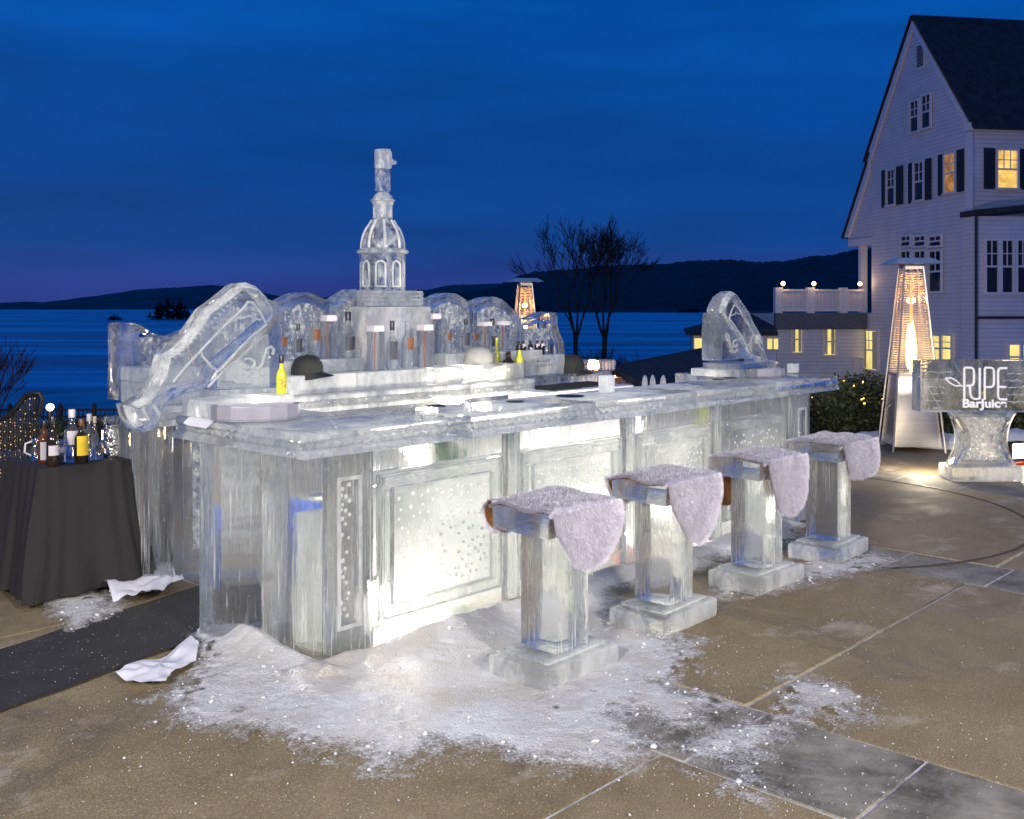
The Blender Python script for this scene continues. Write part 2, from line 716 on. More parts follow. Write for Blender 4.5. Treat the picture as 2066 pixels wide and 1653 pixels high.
def hill(name, prof, Y0, Y1, mat, rough, nv=12):
    """a wooded ridge whose skyline runs through the given photo points when seen at distance Y1"""
    xs = [p[0] for p in prof]

    def top(px):
        for i in range(len(prof) - 1):
            if prof[i][0] <= px <= prof[i + 1][0]:
                q = (px - prof[i][0]) / (prof[i + 1][0] - prof[i][0])
                q = q * q * (3 - 2 * q)
                return prof[i][1] * (1 - q) + prof[i + 1][1] * q
        return prof[-1][1]
    nu = int((xs[-1] - xs[0]) / 3.2)

    def fn(u, v):
        px = xs[0] + (xs[-1] - xs[0]) * u
        Xt = (px - CX) / F * Y1
        zt = H - (top(px) - HY) * Y1 / F
        if v <= .85:
            w = v / .85
            Y = Y0 + (Y1 - Y0) * w
            z = -8.6 + (zt + 8.6) * (w ** .8)
            z += fbm(Xt * .004, Y * .004) * rough * 6 * w * (1 - w)
            if v > 0:
                z += noise.noise(Vector((Xt / 9, Y / 30, 1))) * rough * .35 + noise.noise(Vector((Xt / 3.5, Y / 30, 5))) * rough * .25
        else:
            Y = Y1 + (v - .85) / .15 * 900
            z = zt * (1 - (v - .85) / .15) - 9 * (v - .85) / .15
        return (Xt * (1 if v > .85 else (.92 + .08 * v / .85)), Y, z)
    return struct(MB().grid(fn, nu, nv).build(name, mat, None))


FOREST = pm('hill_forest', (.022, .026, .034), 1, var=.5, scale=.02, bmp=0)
FORFAR = pm('hill_forest_hazy', (.060, .066, .082), 1, var=.3, scale=.004, bmp=0)  # paler and bluer than the near forest: haze put into the colour
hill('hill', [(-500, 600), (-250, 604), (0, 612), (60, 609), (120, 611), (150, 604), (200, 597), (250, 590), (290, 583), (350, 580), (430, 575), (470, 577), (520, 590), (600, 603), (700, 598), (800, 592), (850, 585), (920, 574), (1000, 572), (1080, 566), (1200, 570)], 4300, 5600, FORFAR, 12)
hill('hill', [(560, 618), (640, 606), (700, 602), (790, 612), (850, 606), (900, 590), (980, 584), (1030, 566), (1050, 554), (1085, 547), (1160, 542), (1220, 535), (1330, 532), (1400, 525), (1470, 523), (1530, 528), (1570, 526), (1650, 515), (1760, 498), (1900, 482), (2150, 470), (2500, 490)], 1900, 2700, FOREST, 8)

# ------------------------------------------------------------------ islands
PINE = pm('island_pines', (.018, .024, .02), 1, var=.5, scale=.4, bmp=0)


def conifer(mb, x, y, z, h, r, rg, n=46):
    mb.tube([(x, y, z), (x, y, z + h)], [r * .12, r * .02], 4)
    for k in range(n):
        q = rg.random() ** .8
        hz = z + h * (.12 + .88 * q)
        rr_ = r * (1 - q) * rg.uniform(.6, 1.1) + .1
        a = rg.uniform(0, 2 * pi)
        ex, ey = x + rr_ * cos(a), y + rr_ * sin(a)
        dx, dy = -sin(a) * rr_ * .35, cos(a) * rr_ * .35
        dz = h * .05
        mb.quad_add([(x, y, hz + dz), (ex + dx, ey + dy, hz - dz), (ex - dx, ey - dy, hz - dz * 1.6), (ex * .98 + x * .02, ey, hz + dz * .3)], [(0, 1, 2), (0, 3, 1)])


def island(px0, px1, pybase, trees, label, Y=None):
    Y = Y or (H + 8.35) * F / (pybase - HY)
    cx_ = ((px0 + px1) / 2 - CX) / F * Y
    w = (px1 - px0) / F * Y / 2
    r = empty('wooded_island', (cx_, Y, -8.4), 0, label, 'island', 'wooded islands in the lake')
    pts = [(w * (1 + .1 * sin(3 * a)) * cos(a), w * .55 * sin(a)) for a in [2 * pi * k / 20 for k in range(20)]]
    MB().prism(pts, 0, .9, 'z', [(p[0] * .9, p[1] * .9) for p in pts]).build('rocky_shore', FOREST, r)
    rg = random.Random(int(px0))
    for (px, pyt, wd) in trees:
        mb = MB()
        x = (px - CX) / F * Y - cx_
        h = (pybase - pyt) * Y / F
        conifer(mb, x, rg.uniform(-.3, .3) * w, .5, h, wd * Y / F, rg)
        mb.build('pine', PINE, r, smooth=False)


rg = random.Random(5)
tr = [(336, 594, 16), (324, 606, 14), (347, 604, 14), (366, 601, 16), (355, 610, 14), (374, 612, 12), (312, 618, 12), (380, 625, 9), (306, 628, 8), (330, 612, 16), (343, 616, 16), (360, 616, 16), (318, 624, 12), (370, 622, 12)]
island(300, 386, 645, tr, 'large dark pine island left of the tilted ice bottle')
island(216, 246, 646, [(222, 638, 7), (231, 634, 8), (238, 637, 7), (243, 641, 5), (227, 639, 8)], 'small low island left of the pine island')
island(1366, 1410, 631, [(1370 + 4 * k, 622 + rg.uniform(-2, 3), 5) for k in range(10)], 'low dark island on the right, left of the upright ice fin', None)
island(960, 1090, 630, [(960 + 6 * k, 606 + rg.uniform(-8, 10), 8) for k in range(22)], 'wooded point behind the left bare tree', 1700)

# ------------------------------------------------------------------ hotel
HC = (17.7, 39.0)
KX, KY = -.161, .987
HANG = atan2(.161, .987)
hotel = empty('hotel_building', (HC[0], HC[1], 0), HANG, 'large white clapboard hotel with steep dark gable roof and lit windows', 'hotel')


def HK(px, py):
    r = (px - CX) / F
    k = (HC[0] - HC[1] * r) / (-KX + KY * r)
    return k, H - (py - HY) * (HC[1] + KY * k) / F


def HM(px, py, off=0.0):
    r = (px - CX) / F
    cx_, cy_ = HC[0] + KX * off, HC[1] + KY * off
    m = (cy_ * r - cx_) / (KY - .161 * r)
    return m, H - (py - HY) * (cy_ + .161 * m) / F


def clap(name, col):
    m, t, p, o = nodes(name)
    c = t.nodes.new('ShaderNodeTexCoord')
    s_ = t.nodes.new('ShaderNodeSeparateXYZ')
    t.links.new(c.outputs['Object'], s_.inputs[0])
    ml = t.nodes.new('ShaderNodeMath')
    ml.operation = 'MULTIPLY'
    ml.inputs[1].default_value = 1 / .17
    t.links.new(s_.outputs['Z'], ml.inputs[0])
    fr = t.nodes.new('ShaderNodeMath')
    fr.operation = 'FRACT'
    t.links.new(ml.outputs[0], fr.inputs[0])
    n = add_noise(t, 1.2, 4)
    a = mixc(t, mrange(t, n, .3, .7, 0, 1), tuple(x * .86 for x in col), col)
    a = mixc(t, mrange(t, fr.outputs[0], .86, .93, 0, .55), a, tuple(x * .35 for x in col))
    t.links.new(a, p.inputs['Base Color'])
    p.inputs['Roughness'].default_value = .6
    t.links.new(bump(t, fr.outputs[0], .8, .03), p.inputs['Normal'])
    MATS[name] = m
    return m


CLAP = clap('white_clapboard', (.72, .70, .70))
TRIMW = pm('white_trim', (.74, .71, .68), .5, var=.06, bmp=0)
ROOF = pm('dark_shingles', (.035, .032, .032), .9, var=.5, scale=3, bmp=.6, bscale=9, bdist=.03)
SHUT = pm('green_black_shutter', (.02, .03, .028), .6, var=.2, bmp=0)
DARKG = pm('dark_window_glass', (.02, .022, .03), .08, var=.3, bmp=0)
LITW = emis('lit_window_glow', (1, .62, .16), 1.25, .55, 2.2)
LITD = emis('dim_window_glow', (.75, .36, .12), .55, .6, 3)
LITY = emis('yellow_window_glow', (1, .80, .26), 1.05, .3, 1.3)
CURT = pm('pale_curtain', (.7, .62, .42), .8, var=.15, bmp=0)

# main body and gable
gp = [(0, -3.2), (0, 8.95), (.05, 8.95), (3.92, 13.95), (7.5, 8.9), (7.5, -3.2)]
MB().prism([(p[0], p[1]) for p in gp], .02, 15, 'x').build('gable_wall', CLAP, hotel, smooth=False)
wg = [(7.52, -3.0), (7.52, 8.5), (9.6, 5.35), (9.6, 5.0), (7.52, 5.0)]
MB().prism([(7.52, 4.9), (7.52, 8.55), (9.75, 5.25), (9.75, 4.9)], .05, 6, 'x').build('lean_to_wall', CLAP, hotel, smooth=False)


def roofslab(a, b, th, x0, x1, name):
    dx, dz = b[0] - a[0], b[1] - a[1]
    L = hypot(dx, dz)
    nx, nz = -dz / L * th, dx / L * th
    if nz < 0:
        nx, nz = -nx, -nz
    MB().prism([a, b, (b[0] + nx, b[1] + nz), (a[0] + nx, a[1] + nz)], x0, x1, 'x').build(name, ROOF, hotel, smooth=False)


roofslab((-.42, 8.45), (3.92, 13.98), .09, -.16, 15, 'roof')
roofslab((3.93, 13.98), (7.95, 8.35), .09, -.16, 15, 'roof')
roofslab((7.40, 8.72), (10.0, 4.95), .09, -.16, 6, 'roof')
# rake boards under the eaves
MB().prism([(-.30, 8.45), (3.92, 13.80), (3.92, 13.45), (.02, 8.5)], -.12, .0, 'x').build('rake_board', TRIMW, hotel, smooth=False)
MB().prism([(3.925, 13.80), (7.85, 8.32), (7.45, 8.36), (3.925, 13.45)], -.12, .0, 'x').build('rake_board', TRIMW, hotel, smooth=False)
MB().prism([(7.55, 8.35), (9.85, 5.0), (9.5, 5.0), (7.55, 7.85)], -.12, .03, 'x').build('rake_board', TRIMW, hotel, smooth=False)
MB().box(-.3, 15, -.30, -.02, 8.42, 8.72).build('eave_board', TRIMW, hotel, smooth=False)
MB().box(-.10, .0, -.14, .22, -3, 8.4).build('corner_board', TRIMW, hotel, smooth=False)


def hwin(side, u0, u1, z0, z1, lit=None, nu=2, nz_=4, fr=.07, off=0.0, curtain=False, parent=None):
    """window with frame, muntins and pane on the gable ('g') or the long side ('s')"""
    parent = parent or hotel
    mb = MB()
    u0, u1 = min(u0, u1), max(u0, u1)
    z0, z1 = min(z0, z1), max(z0, z1)

    def bx(m_, a, b, c, d, e0, e1):
        if side == 'g':
            m_.box(off - e1, off - e0, a, b, c, d)
        else:
            m_.box(a, b, off - e1, off - e0, c, d)
    bx(mb, u0 - fr * 1.3, u0, z0 - fr, z1 + fr * 1.4, .02, .10)
    bx(mb, u1, u1 + fr * 1.3, z0 - fr, z1 + fr * 1.4, .02, .10)
    bx(mb, u0, u1, z1, z1 + fr * 1.4, .02, .095)
    bx(mb, u0 - fr * 1.6, u1 + fr * 1.6, z0 - fr * 1.2, z0, .02, .13)
    for i in range(1, nu):
        x = u0 + (u1 - u0) * i / nu
        bx(mb, x - .018, x + .018, (z0 + z1) / 2 + .02, z1, .03, .06)
    for i in range(1, nz_):
        z = z0 + (z1 - z0) * i / nz_
        t_ = .035 if abs(i - nz_ / 2) < .1 else .016
        if i >= nz_ / 2:
            bx(mb, u0, u1, z - t_, z + t_, .032, .07)
    w = mb.build('window', TRIMW, parent, smooth=False)
    p = MB()
    bx(p, u0, u1, z0, z1, .004, .025)
    p.build('pane', lit or DARKG, w, smooth=False)
    if curtain:
        for q in (0, 1):
            c_ = MB()
            a = u0 + .03 if q == 0 else u1 - (u1 - u0) * .33
            bx(c_, a, a + (u1 - u0) * .30, z0 + .02, z1 - .02, .026, .03)
            c_.build('curtain', CURT, w, smooth=False)
    return w


def shutter(side, u0, u1, z0, z1):
    mb = MB()
    u0, u1 = min(u0, u1), max(u0, u1)
    n = 12
    e = .06
    if side == 'g':
        B = lambda a, b, c, d, e0, e1: mb.box(-e1, -e0, a, b, c, d)
    else:
        B = lambda a, b, c, d, e0, e1: mb.box(a, b, -e1, -e0, c, d)
    B(u0, u1, z0, z1, .02, .05)
    for i in range(n):
        z = z0 + .06 + (z1 - z0 - .12) * i / n
        B(u0 + e, u1 - e, z, z + .045, .05, .07)
    mb.build('shutter', SHUT, hotel, smooth=False)


def gw(x0, x1, y0, y1, **kw):
    k0, z1 = HK((x0 + x1) / 2, y0)
    _, z0 = HK((x0 + x1) / 2, y1)
    return hwin('g', HK(x0, y0)[0], HK(x1, y0)[0], z0, z1, **kw)


gw(1839, 1855, 205, 266)
gw(1862, 1879, 193, 258)
# louvred vent in the gable tip
k0, zt = HK(1859, 88)
_, zb = HK(1859, 139)
vb = MB().box(-.06, 0, k0 - .3, k0 + .3, zb, zt)
ven = vb.build('gable_vent', TRIMW, hotel, smooth=False)
for i in range(9):
    z = zb + .1 + (zt - zb - .15) * i / 9
    MB().box(-.085, -.062, k0 - .23, k0 + .23, z, z + .06).build('slat', SHUT, ven, smooth=False)
for (sa, sb, wa, wb, sc0, sd, yt, yb, lit) in ((1780, 1790, 1792, 1807, 1809, 1823, 344, 413, None), (1834, 1844, 1847, 1865, 1867, 1880, 329, 404, None), (1894, 1905, 1909, 1929, 1931, 1946, 311, 388, LITD)):
    gw(wa, wb, yt, yb, lit=lit)
    for a, b in ((sa, sb), (sc0, sd)):
        _, z1 = HK((wa + wb) / 2, yt - 4)
        _, z0 = HK((wa + wb) / 2, yb + 3)
        shutter('g', HK(a, 0)[0], HK(b, 0)[0], z0, z1)
for (a, b) in ((1820, 1839), (1847, 1869), (1877, 1901)):
    gw(a, b, 478, 496, nz_=2)
    gw(a, b, 508, 588)
gw(1738, 1772, 668, 745, lit=LITY, curtain=True)
gw(1880, 1899, 678, 728, lit=LITY, nu=1)
gw(1904, 1922, 678, 728, lit=LITY, nu=1)
# little balcony rail before the lower window
ka, kb = HK(1766, 722)[0], HK(1733, 722)[0]
_, zt = HK(1750, 722)
_, zb = HK(1750, 762)
mb = MB()
mb.box(-.62, -.55, ka, kb, zt - .06, zt)
mb.box(-.62, -.55, ka, kb, zb, zb + .06)
for i in range(12):
    y = ka + (kb - ka) * (i + .5) / 12
    mb.box(-.60, -.57, y - .025, y + .025, zb + .06, zt - .06)
mb.box(-.62, 0, ka, kb, zb - .08, zb)
mb.build('balcony_rail', TRIMW, hotel, smooth=False)
# long side
m0, z1 = HM(2011, 304)
m1, z0 = HM(2050, 380)
hwin('s', m0, m1, z0, z1, lit=LITW, nu=3, nz_=4)
for a, b in ((1984, 2007), (2056, 2078)):
    shutter('s', HM(a, 0)[0], HM(b, 0)[0], z0 - .06, z1 + .08)
# bay on the long side
m0 = HM(1969, 430, -.9)[0]
_, zr = HM(1975, 436, -.9)
MB().box(m0, 15, -.9, -.02, -3.2, zr).build('bay_wall', CLAP, hotel, smooth=False)
MB().prism([(m0 - .1, zr), (15, zr + 1.6), (15, zr + 1.9), (m0 - .1, zr + .22)], -1.1, -.04, 'y').build('bay_roof', ROOF, hotel, smooth=False)
MB().tube([(m0 - .06, -1.0, zr), (m0 - .06, -1.0, -3)], .055, 8).build('drainpipe', SHUT, hotel)
_, zs = HM(2000, 641, -.9)
MB().box(m0 - .05, 15, -.98, -.91, zs - .05, zs + .05).build('band_course', SHUT, hotel, smooth=False)
for a, b in ((1988, 2011), (2020, 2041), (2051, 2073)):
    u0, z1 = HM(a, 486, -.9)
    u1, z0 = HM(b, 590, -.9)
    hwin('s', u0, u1, z0, z1, off=-.9)
for a, b in ((2034, 2055), (2062, 2082)):
    u0, z1 = HM(a, 696, -.9)
    u1, z0 = HM(b, 745, -.9)
    hwin('s', u0, u1, z0, z1, off=-.9, lit=LITY, nu=1, nz_=2)
# low wing with the balcony terrace
WY = 8.0
wx0 = HM(1567, 600, WY)[0]
_, zd = HM(1650, 632, WY)
_, zrt = HM(1650, 584, WY)
MB().box(wx0, -.02, WY, 16, -3.2, zd - .02).build('wing_wall', CLAP, hotel, smooth=False)
MB().box(wx0 - .15, -.05, WY - .22, WY - .03, zd - .75, zd).build('wing_cornice', pm('dark_trim', (.12, .12, .13), .7), hotel, smooth=False)  # cornice in one even dark grey
nb = 58
ral = MB()
ral.box(wx0 - .05, -.1, WY - .1, WY + .02, zrt - .09, zrt)
ral.box(wx0 - .05, -.1, WY - .08, WY, zd + .08, zd + .16)
ral = ral.build('balcony_rail', TRIMW, hotel, smooth=False)
for i in range(nb):
    x = wx0 + .15 + (-.3 - wx0) * i / nb
    MB().box(x, x + .045, WY - .06, WY - .02, zd + .161, zrt - .091).build('baluster', TRIMW, ral, smooth=False)
for pxp in (1569, 1634, 1700):
    x = HM(pxp, 600, WY)[0]
    MB().box(x - .17, x + .17, WY - .16, WY + .1, zd, zrt + .08).build('rail_post', TRIMW, hotel, smooth=False)
for (a, b, yt, yb) in ((1597, 1617, 659, 711), (1661, 1684, 663, 716)):
    u0, z1 = HM(a, yt, WY)
    u1, z0 = HM(b, yb, WY)
    hwin('s', u0, u1, z0, z1, off=WY, lit=LITY, nu=1, nz_=2, curtain=True)
MB().box(.0, 6, 7.51, WY + .3, -3.2, zd - .02).build('porch_base', CLAP, hotel, smooth=False)
# porch column and beam under the lean-to
_, zc = HK(1727, 490)
kc = HK(1727, 490)[0]
MB().box(.2, .5, kc - .16, kc + .16, zd, 4.92).build('porch_column', TRIMW, hotel, smooth=False, bevel=.02)
MB().box(.02, 3, 7.6, 9.7, 4.55, 4.88).build('porch_beam', TRIMW, hotel, smooth=False)
# globe lamps on the balcony rail
LAMPG = emis('lamp_globe_glow', (1, .60, .24), 6)
BRONZE = pm('dark_bronze', (.05, .04, .03), .4, .8, bmp=0)
for i, (px, py, lab) in enumerate(((1580, 576, 'leftmost glowing lamp on the white balcony railing'), (1642, 574, 'middle glowing lamp on the white balcony railing'), (1735, 573, 'glowing balcony lamp nearest the gable wall'))):
    x, z = HM(px, py, WY)
    wx = HC[0] + .987 * x + KX * WY
    wy = HC[1] + .161 * x + KY * WY
    r = empty('balcony_lamp', (wx, wy, zrt), HANG, lab, 'lamp', 'lamps on the balcony railing')
    MB().lathe([(.09, .08), (.05, .1), (.03, .14), (.06, .16)], 10).build('lamp_foot', BRONZE, r)
    MB().ball((0, 0, .26), .10, 12, 8).build('globe', LAMPG, r)
    lamp('balcony_lamp_light', 'POINT', (wx - .03, wy - .25, zrt + .3), 11, (1, .68, .36), .1)
lamp('hotel_fill_light', 'SPOT', (6.5, 25.0, 1.0), 1200, (1, .70, .55), .3, (18.5, 42.0, 6.2), 70, .8)  # added unseen lamp that warms and brightens the hotel front

# ------------------------------------------------------------------ low pavilion beyond the bar
PLANK = pm('weathered_white_plank', (.42, .38, .40), .7, var=.25, scale=2, vscale=(4, 4, .4), bmp=.2)
rdx, rdy = .365, .93
pav = empty('pavilion', (2.53, 25.3, -3.4), atan2(-.365, .93), 'low pavilion with dark gable roof and pale plank end wall beyond the bar', 'pavilion')
# local x = across the gable, local y = along the ridge
zr = .2 + 3.4
MB().prism([(-4.2, zr - 2.1), (0, zr), (4.2, zr - 2.1), (4.2, zr - 2.25), (0, zr - .16), (-4.2, zr - 2.25)], -.25, 15, 'y').build('roof', ROOF, pav, smooth=False)
MB().box(-3.9, 3.9, .3, 14.6, 0, zr - 2.27).build('wall', PLANK, pav, smooth=False)
for i in range(26):
    x = -3.9 + 7.8 * i / 26
    zt = zr - .20 - .5 * abs(x + .15)
    MB().box(x + .008, x + .292, .12, .18, .3, zt).build('plank', PLANK, pav, smooth=False)
hs = empty('boathouse', at(1478, 690, 46) * Vector((1, 1, 0)) + Vector((0, 0, -3.2)), radians(-9), 'low dark-roofed house with small yellow windows left of the hotel wing', 'house')
w_ = 176 / F * 46 / 2
zz = H - (676 - HY) * 46 / F + 3.2
ztop = H - (627 - HY) * 46 / F + 3.2
MB().box(-w_ + .2, w_ - .05, 0, 8, 0, zz + .05).build('wall', CLAP, hs, smooth=False)
mb = MB()
mb.quad_add([(-w_ - .1, -.5, zz), (w_ - .02, -.5, zz), (w_ - .02, 8.5, zz), (-w_ - .1, 8.5, zz), (-w_ + 3.2, 4, ztop), (w_ - .02, 4, ztop), (-w_ - .1, -.5, zz + .12), (w_ - .02, -.5, zz + .12), (w_ - .02, 8.5, zz + .12), (-w_ - .1, 8.5, zz + .12)],
            [(0, 1, 2, 3), (6, 7, 5, 4), (8, 9, 4, 5), (9, 6, 4), (7, 8, 5), (0, 1, 7, 6), (1, 2, 8, 7), (2, 3, 9, 8), (3, 0, 6, 9)])
mb.build('roof', ROOF, hs, smooth=False)
for (a, b) in ((1402, 1419), (1421, 1440), (1546, 1556), (1558, 1567)):
    x0, x1 = (a - 1478) / F * 46, (b - 1478) / F * 46
    z1 = H - (683 - HY) * 46 / F + 3.2
    z0 = H - (704 - HY) * 46 / F + 3.2
    z1 = min(z1, zz - .14)
    hwin('s', x0, x1, z0, z1, lit=LITY, nu=1, nz_=1, fr=.04, parent=hs)

# ------------------------------------------------------------------ bare trees
BARK = pm('dark_bark', (.030, .026, .024), .9, var=.4, scale=8, bmp=.4)
BARKR = pm('reddish_twig', (.11, .06, .055), .9, var=.4, scale=8, bmp=0)


def bare_tree(name, base, height, r0, seed, label, lean=(0, 0), fork=.38, depth=6, mat=BARK, spread=.5, limbs=3, rmin=.012, group=None, cat='tree'):
    rg = random.Random(seed)
    root = empty(name, base, 0, label, cat, group)
    trunk = MB()
    crown = MB()
    L0 = height * fork
    p = Vector((0, 0, 0))
    pts, rs = [p.copy()], [r0 * 1.25]
    for i in range(1, 7):
        p = p + Vector((lean[0] * L0 / 6 + rg.uniform(-.03, .03), lean[1] * L0 / 6, L0 / 6))
        pts.append(p.copy())
        rs.append(r0 * (1 - .055 * i))
    trunk.tube(pts, rs, 8)
    trunk.build('trunk', mat, root)

    def branch(p, d, L, r, lv):
        n = 3 if lv > 1 else 2
        pts, rs = [p.copy()], [r]
        q = p.copy()
        dd = d.copy()
        for i in range(n):
            dd = (dd + Vector((rg.uniform(-.16, .16), rg.uniform(-.16, .16), rg.uniform(-.04, .12)))).normalized()
            q = q + dd * (L / n)
            pts.append(q.copy())
            rs.append(max(rmin * .7, r * (1 - .42 * (i + 1) / n)))
        crown.tube(pts, rs, 5 if lv > 3 else 3, cap=False)
        if lv <= 0:
            return
        kids = rg.choice((2, 3, 3)) if lv > 1 else 3
        for c in range(kids):
            ax = Vector((rg.uniform(-1, 1), rg.uniform(-1, 1), rg.uniform(-.3, .3))).normalized()
            nd = (dd + ax * spread * rg.uniform(.5, 1.15)).normalized()
            k = rg.randint(max(1, n - 1), n)
            branch(pts[k], nd, L * rg.uniform(.62, .86), max(rmin, r * rg.uniform(.5, .66)), lv - 1)
    rest = height - L0
    for i in range(limbs):
        a = 2 * pi * i / limbs + rg.uniform(-.4, .4)
        d = Vector((cos(a) * spread * .62, sin(a) * spread * .62, 1)).normalized()
        branch(pts[-1] - Vector((0, 0, rg.uniform(0, .12) * L0)), d, rest * .34, r0 * .42, depth)
    crown.build('crown', mat, root, smooth=False)
    return root


def tz(x, y):
    return terr(x, y)


for (px, Y, topy, r0, seed, lab, lean, fk) in ((1166, 55, 456, .18, 21, 'left one of the two tall bare trees at the shore', (-.02, 0), .52), (1207, 54, 456, .20, 34, 'right one of the two tall bare trees at the shore', (.05, 0), .50)):
    x = (px - CX) / F * Y
    zb = tz(x, Y) - .2
    bare_tree('bare_tree', (x, Y, zb), (H - (topy - HY) * Y / F - zb) * .98, r0, seed, lab, lean, fk, 6, spread=.46, limbs=4, rmin=.011, group='tall bare trees at the shore')
for (px, Y, h, seed, lab) in ((1228, 50, 5.6, 5, 'low bare shrub with long arching twigs right of the tall bare trees'), (1140, 52, 5.2, 9, 'low bare shrub left of the tall bare trees'), (1290, 46, 4.2, 12, 'small bare shrub just above the pavilion roof')):
    x = (px - CX) / F * Y
    zb = tz(x, Y) - .1
    bare_tree('bare_shrub', (x, Y, zb), h, .10, seed, lab, (0, 0), .12, 5, spread=.85, limbs=5, rmin=.014, group='bare shrubs at the shore', cat='shrub')
x = (8 - CX) / F * 30
bare_tree('bare_shrub', (x - .3, 30, tz(x, 30)), 4.6, .05, 77, 'thin reddish bare shrub at the left edge before the lake', (0, 0), .15, 5, mat=BARKR, spread=.4, limbs=4, rmin=.008, cat='shrub')
x = (1700 - CX) / F * 20
bare_tree('bare_shrub', (x, 20, tz(x, 20)), 2.3, .03, 79, 'thin bare shrub before the hotel wing', (0, 0), .15, 4, spread=.6, limbs=4, rmin=.007, cat='shrub')

# ------------------------------------------------------------------ evergreen shrubs along the terrace edge
LEAF = pm('evergreen_leaf', (.040, .052, .018), .55, var=.6, scale=3, bmp=0)
LEAFD = pm('shrub_core', (.012, .016, .008), .9, var=.4, bmp=0)
FAIRY = emis('fairy_light', (1, .62, .14), 7)


def shrub(px, Y, rx, hz, seed, label, n=2600, lights=0):
    rg = random.Random(seed)
    x0 = (px - CX) / F * Y
    root = empty('evergreen_shrub', (x0, Y, -.05), 0, label, 'shrub', 'evergreen shrubs along the terrace')
    core = MB().ball((0, 0, hz * .45), 1, 12, 8, (rx * .72, rx * .6, hz * .42))
    core.jitter(.08, 3, seed)
    core.build('stems', LEAFD, root)
    mb = MB()
    for i in range(n):
        a = rg.uniform(0, 2 * pi)
        cz = rg.uniform(-1, 1)
        rad = rg.uniform(.62, 1.02) * (1 + .28 * noise.noise(Vector((cos(a) * 2, sin(a) * 2, cz * 2 + seed))))
        sr = sqrt(1 - cz * cz)
        c = Vector((rx * sr * cos(a) * rad, rx * .85 * sr * sin(a) * rad, hz * .5 + hz * .5 * cz * rad))
        if c.z < .0:
            c.z = abs(c.z)
        d = Vector((rg.uniform(-1, 1), rg.uniform(-1, 1), rg.uniform(-.4, 1))).normalized()
        e = d.cross(Vector((rg.uniform(-1, 1), rg.uniform(-1, 1), rg.uniform(-1, 1)))).normalized()
        l, w = rg.uniform(.022, .05), rg.uniform(.009, .018)
        mb.quad_add([c - d * l, c + e * w, c + d * l, c - e * w], [(0, 1, 2, 3)])
    o = mb.build('foliage', LEAF, root, smooth=False)
    o['kind'] = 'stuff'
    for i in range(lights):
        a = rg.uniform(pi * 1.1, pi * 1.9)
        cz = rg.uniform(.1, .8)
        sr = sqrt(1 - cz * cz)
        MB().ball((rx * sr * cos(a) * .98, rx * .85 * sr * sin(a) * .98, hz * .5 + hz * .5 * cz), rg.uniform(.007, .014), 6, 4).build('fairy_light', FAIRY, root)


for i, (px, Y, rx, hz, n, lg, lab) in enumerate((
        (1660, 12.9, .55, .80, 3400, 3, 'dark evergreen shrub just right of the ice bar end'),
        (1742, 13.1, .55, .84, 3400, 14, 'dark evergreen shrub with yellow fairy lights left of the near heater'),
        (1836, 13.5, .55, .78, 2400, 0, 'dark evergreen shrub behind the near heater'),
        (1912, 12.6, .50, .80, 2800, 2, 'dark evergreen shrub behind the left part of the ice sign'),
        (1996, 12.5, .55, .82, 2800, 0, 'dark evergreen shrub behind the ice sign pedestal'),
        (2078, 12.4, .55, .82, 2800, 2, 'dark evergreen shrub at the right edge behind the ice sign'),
        (1590, 13.6, .5, .6, 1600, 0, 'dark evergreen shrub seen through the ice bar end'))):
    shrub(px, Y, rx, hz, i * 3 + 2, lab, n, lg)
SNOW = None


def build_snow(name, dirt, cover=False):
    m, t, p, o = nodes(name)
    a = add_noise(t, 2.2, 5, .65)
    b = add_noise(t, 28, 4, .7)
    f = add_noise(t, 130, 2, .6)
    c = mixc(t, mrange(t, a, .36, .66, 0, dirt), (.64, .66, .70), (.42, .39, .35))
    c = mixc(t, mrange(t, b, .55, .75, 0, dirt * .8), c, (.42, .38, .33))
    c = mixc(t, mrange(t, f, .5, .7, 0, dirt * .5), c, (.40, .38, .35))
    t.links.new(c, p.inputs['Base Color'])
    p.inputs['Roughness'].default_value = .5
    p.inputs['Subsurface Weight'].default_value = .15
    p.inputs['Subsurface Radius'].default_value = (.02, .02, .02)
    n1 = bump(t, b, .4, .012)
    t.links.new(bump(t, f, 1.0, .012, n1), p.inputs['Normal'])
    if cover:
        at_ = t.nodes.new('ShaderNodeAttribute')
        at_.attribute_name = 'cover'
        g = add_noise(t, 75, 3, .7)
        ml = t.nodes.new('ShaderNodeMath')
        ml.operation = 'MULTIPLY_ADD'
        ml.inputs[1].default_value = .8
        ml.inputs[2].default_value = -.40
        t.links.new(g, ml.inputs[0])
        su = t.nodes.new('ShaderNodeMath')
        su.operation = 'ADD'
        t.links.new(at_.outputs['Fac'], su.inputs[0])
        t.links.new(ml.outputs[0], su.inputs[1])
        al = mrange(t, su.outputs[0], .0, .42, 0, .97)
        tr = t.nodes.new('ShaderNodeBsdfTransparent')
        mx = t.nodes.new('ShaderNodeMixShader')
        t.links.new(al, mx.inputs[0])
        t.links.new(tr.outputs[0], mx.inputs[1])
        t.links.new(p.outputs[0], mx.inputs[2])
        t.links.new(mx.outputs[0], o.inputs[0])
    MATS[name] = m
    return m


SNOW = build_snow('trodden_snow', .8, True)
SNOWC = build_snow('clean_snow', .2)
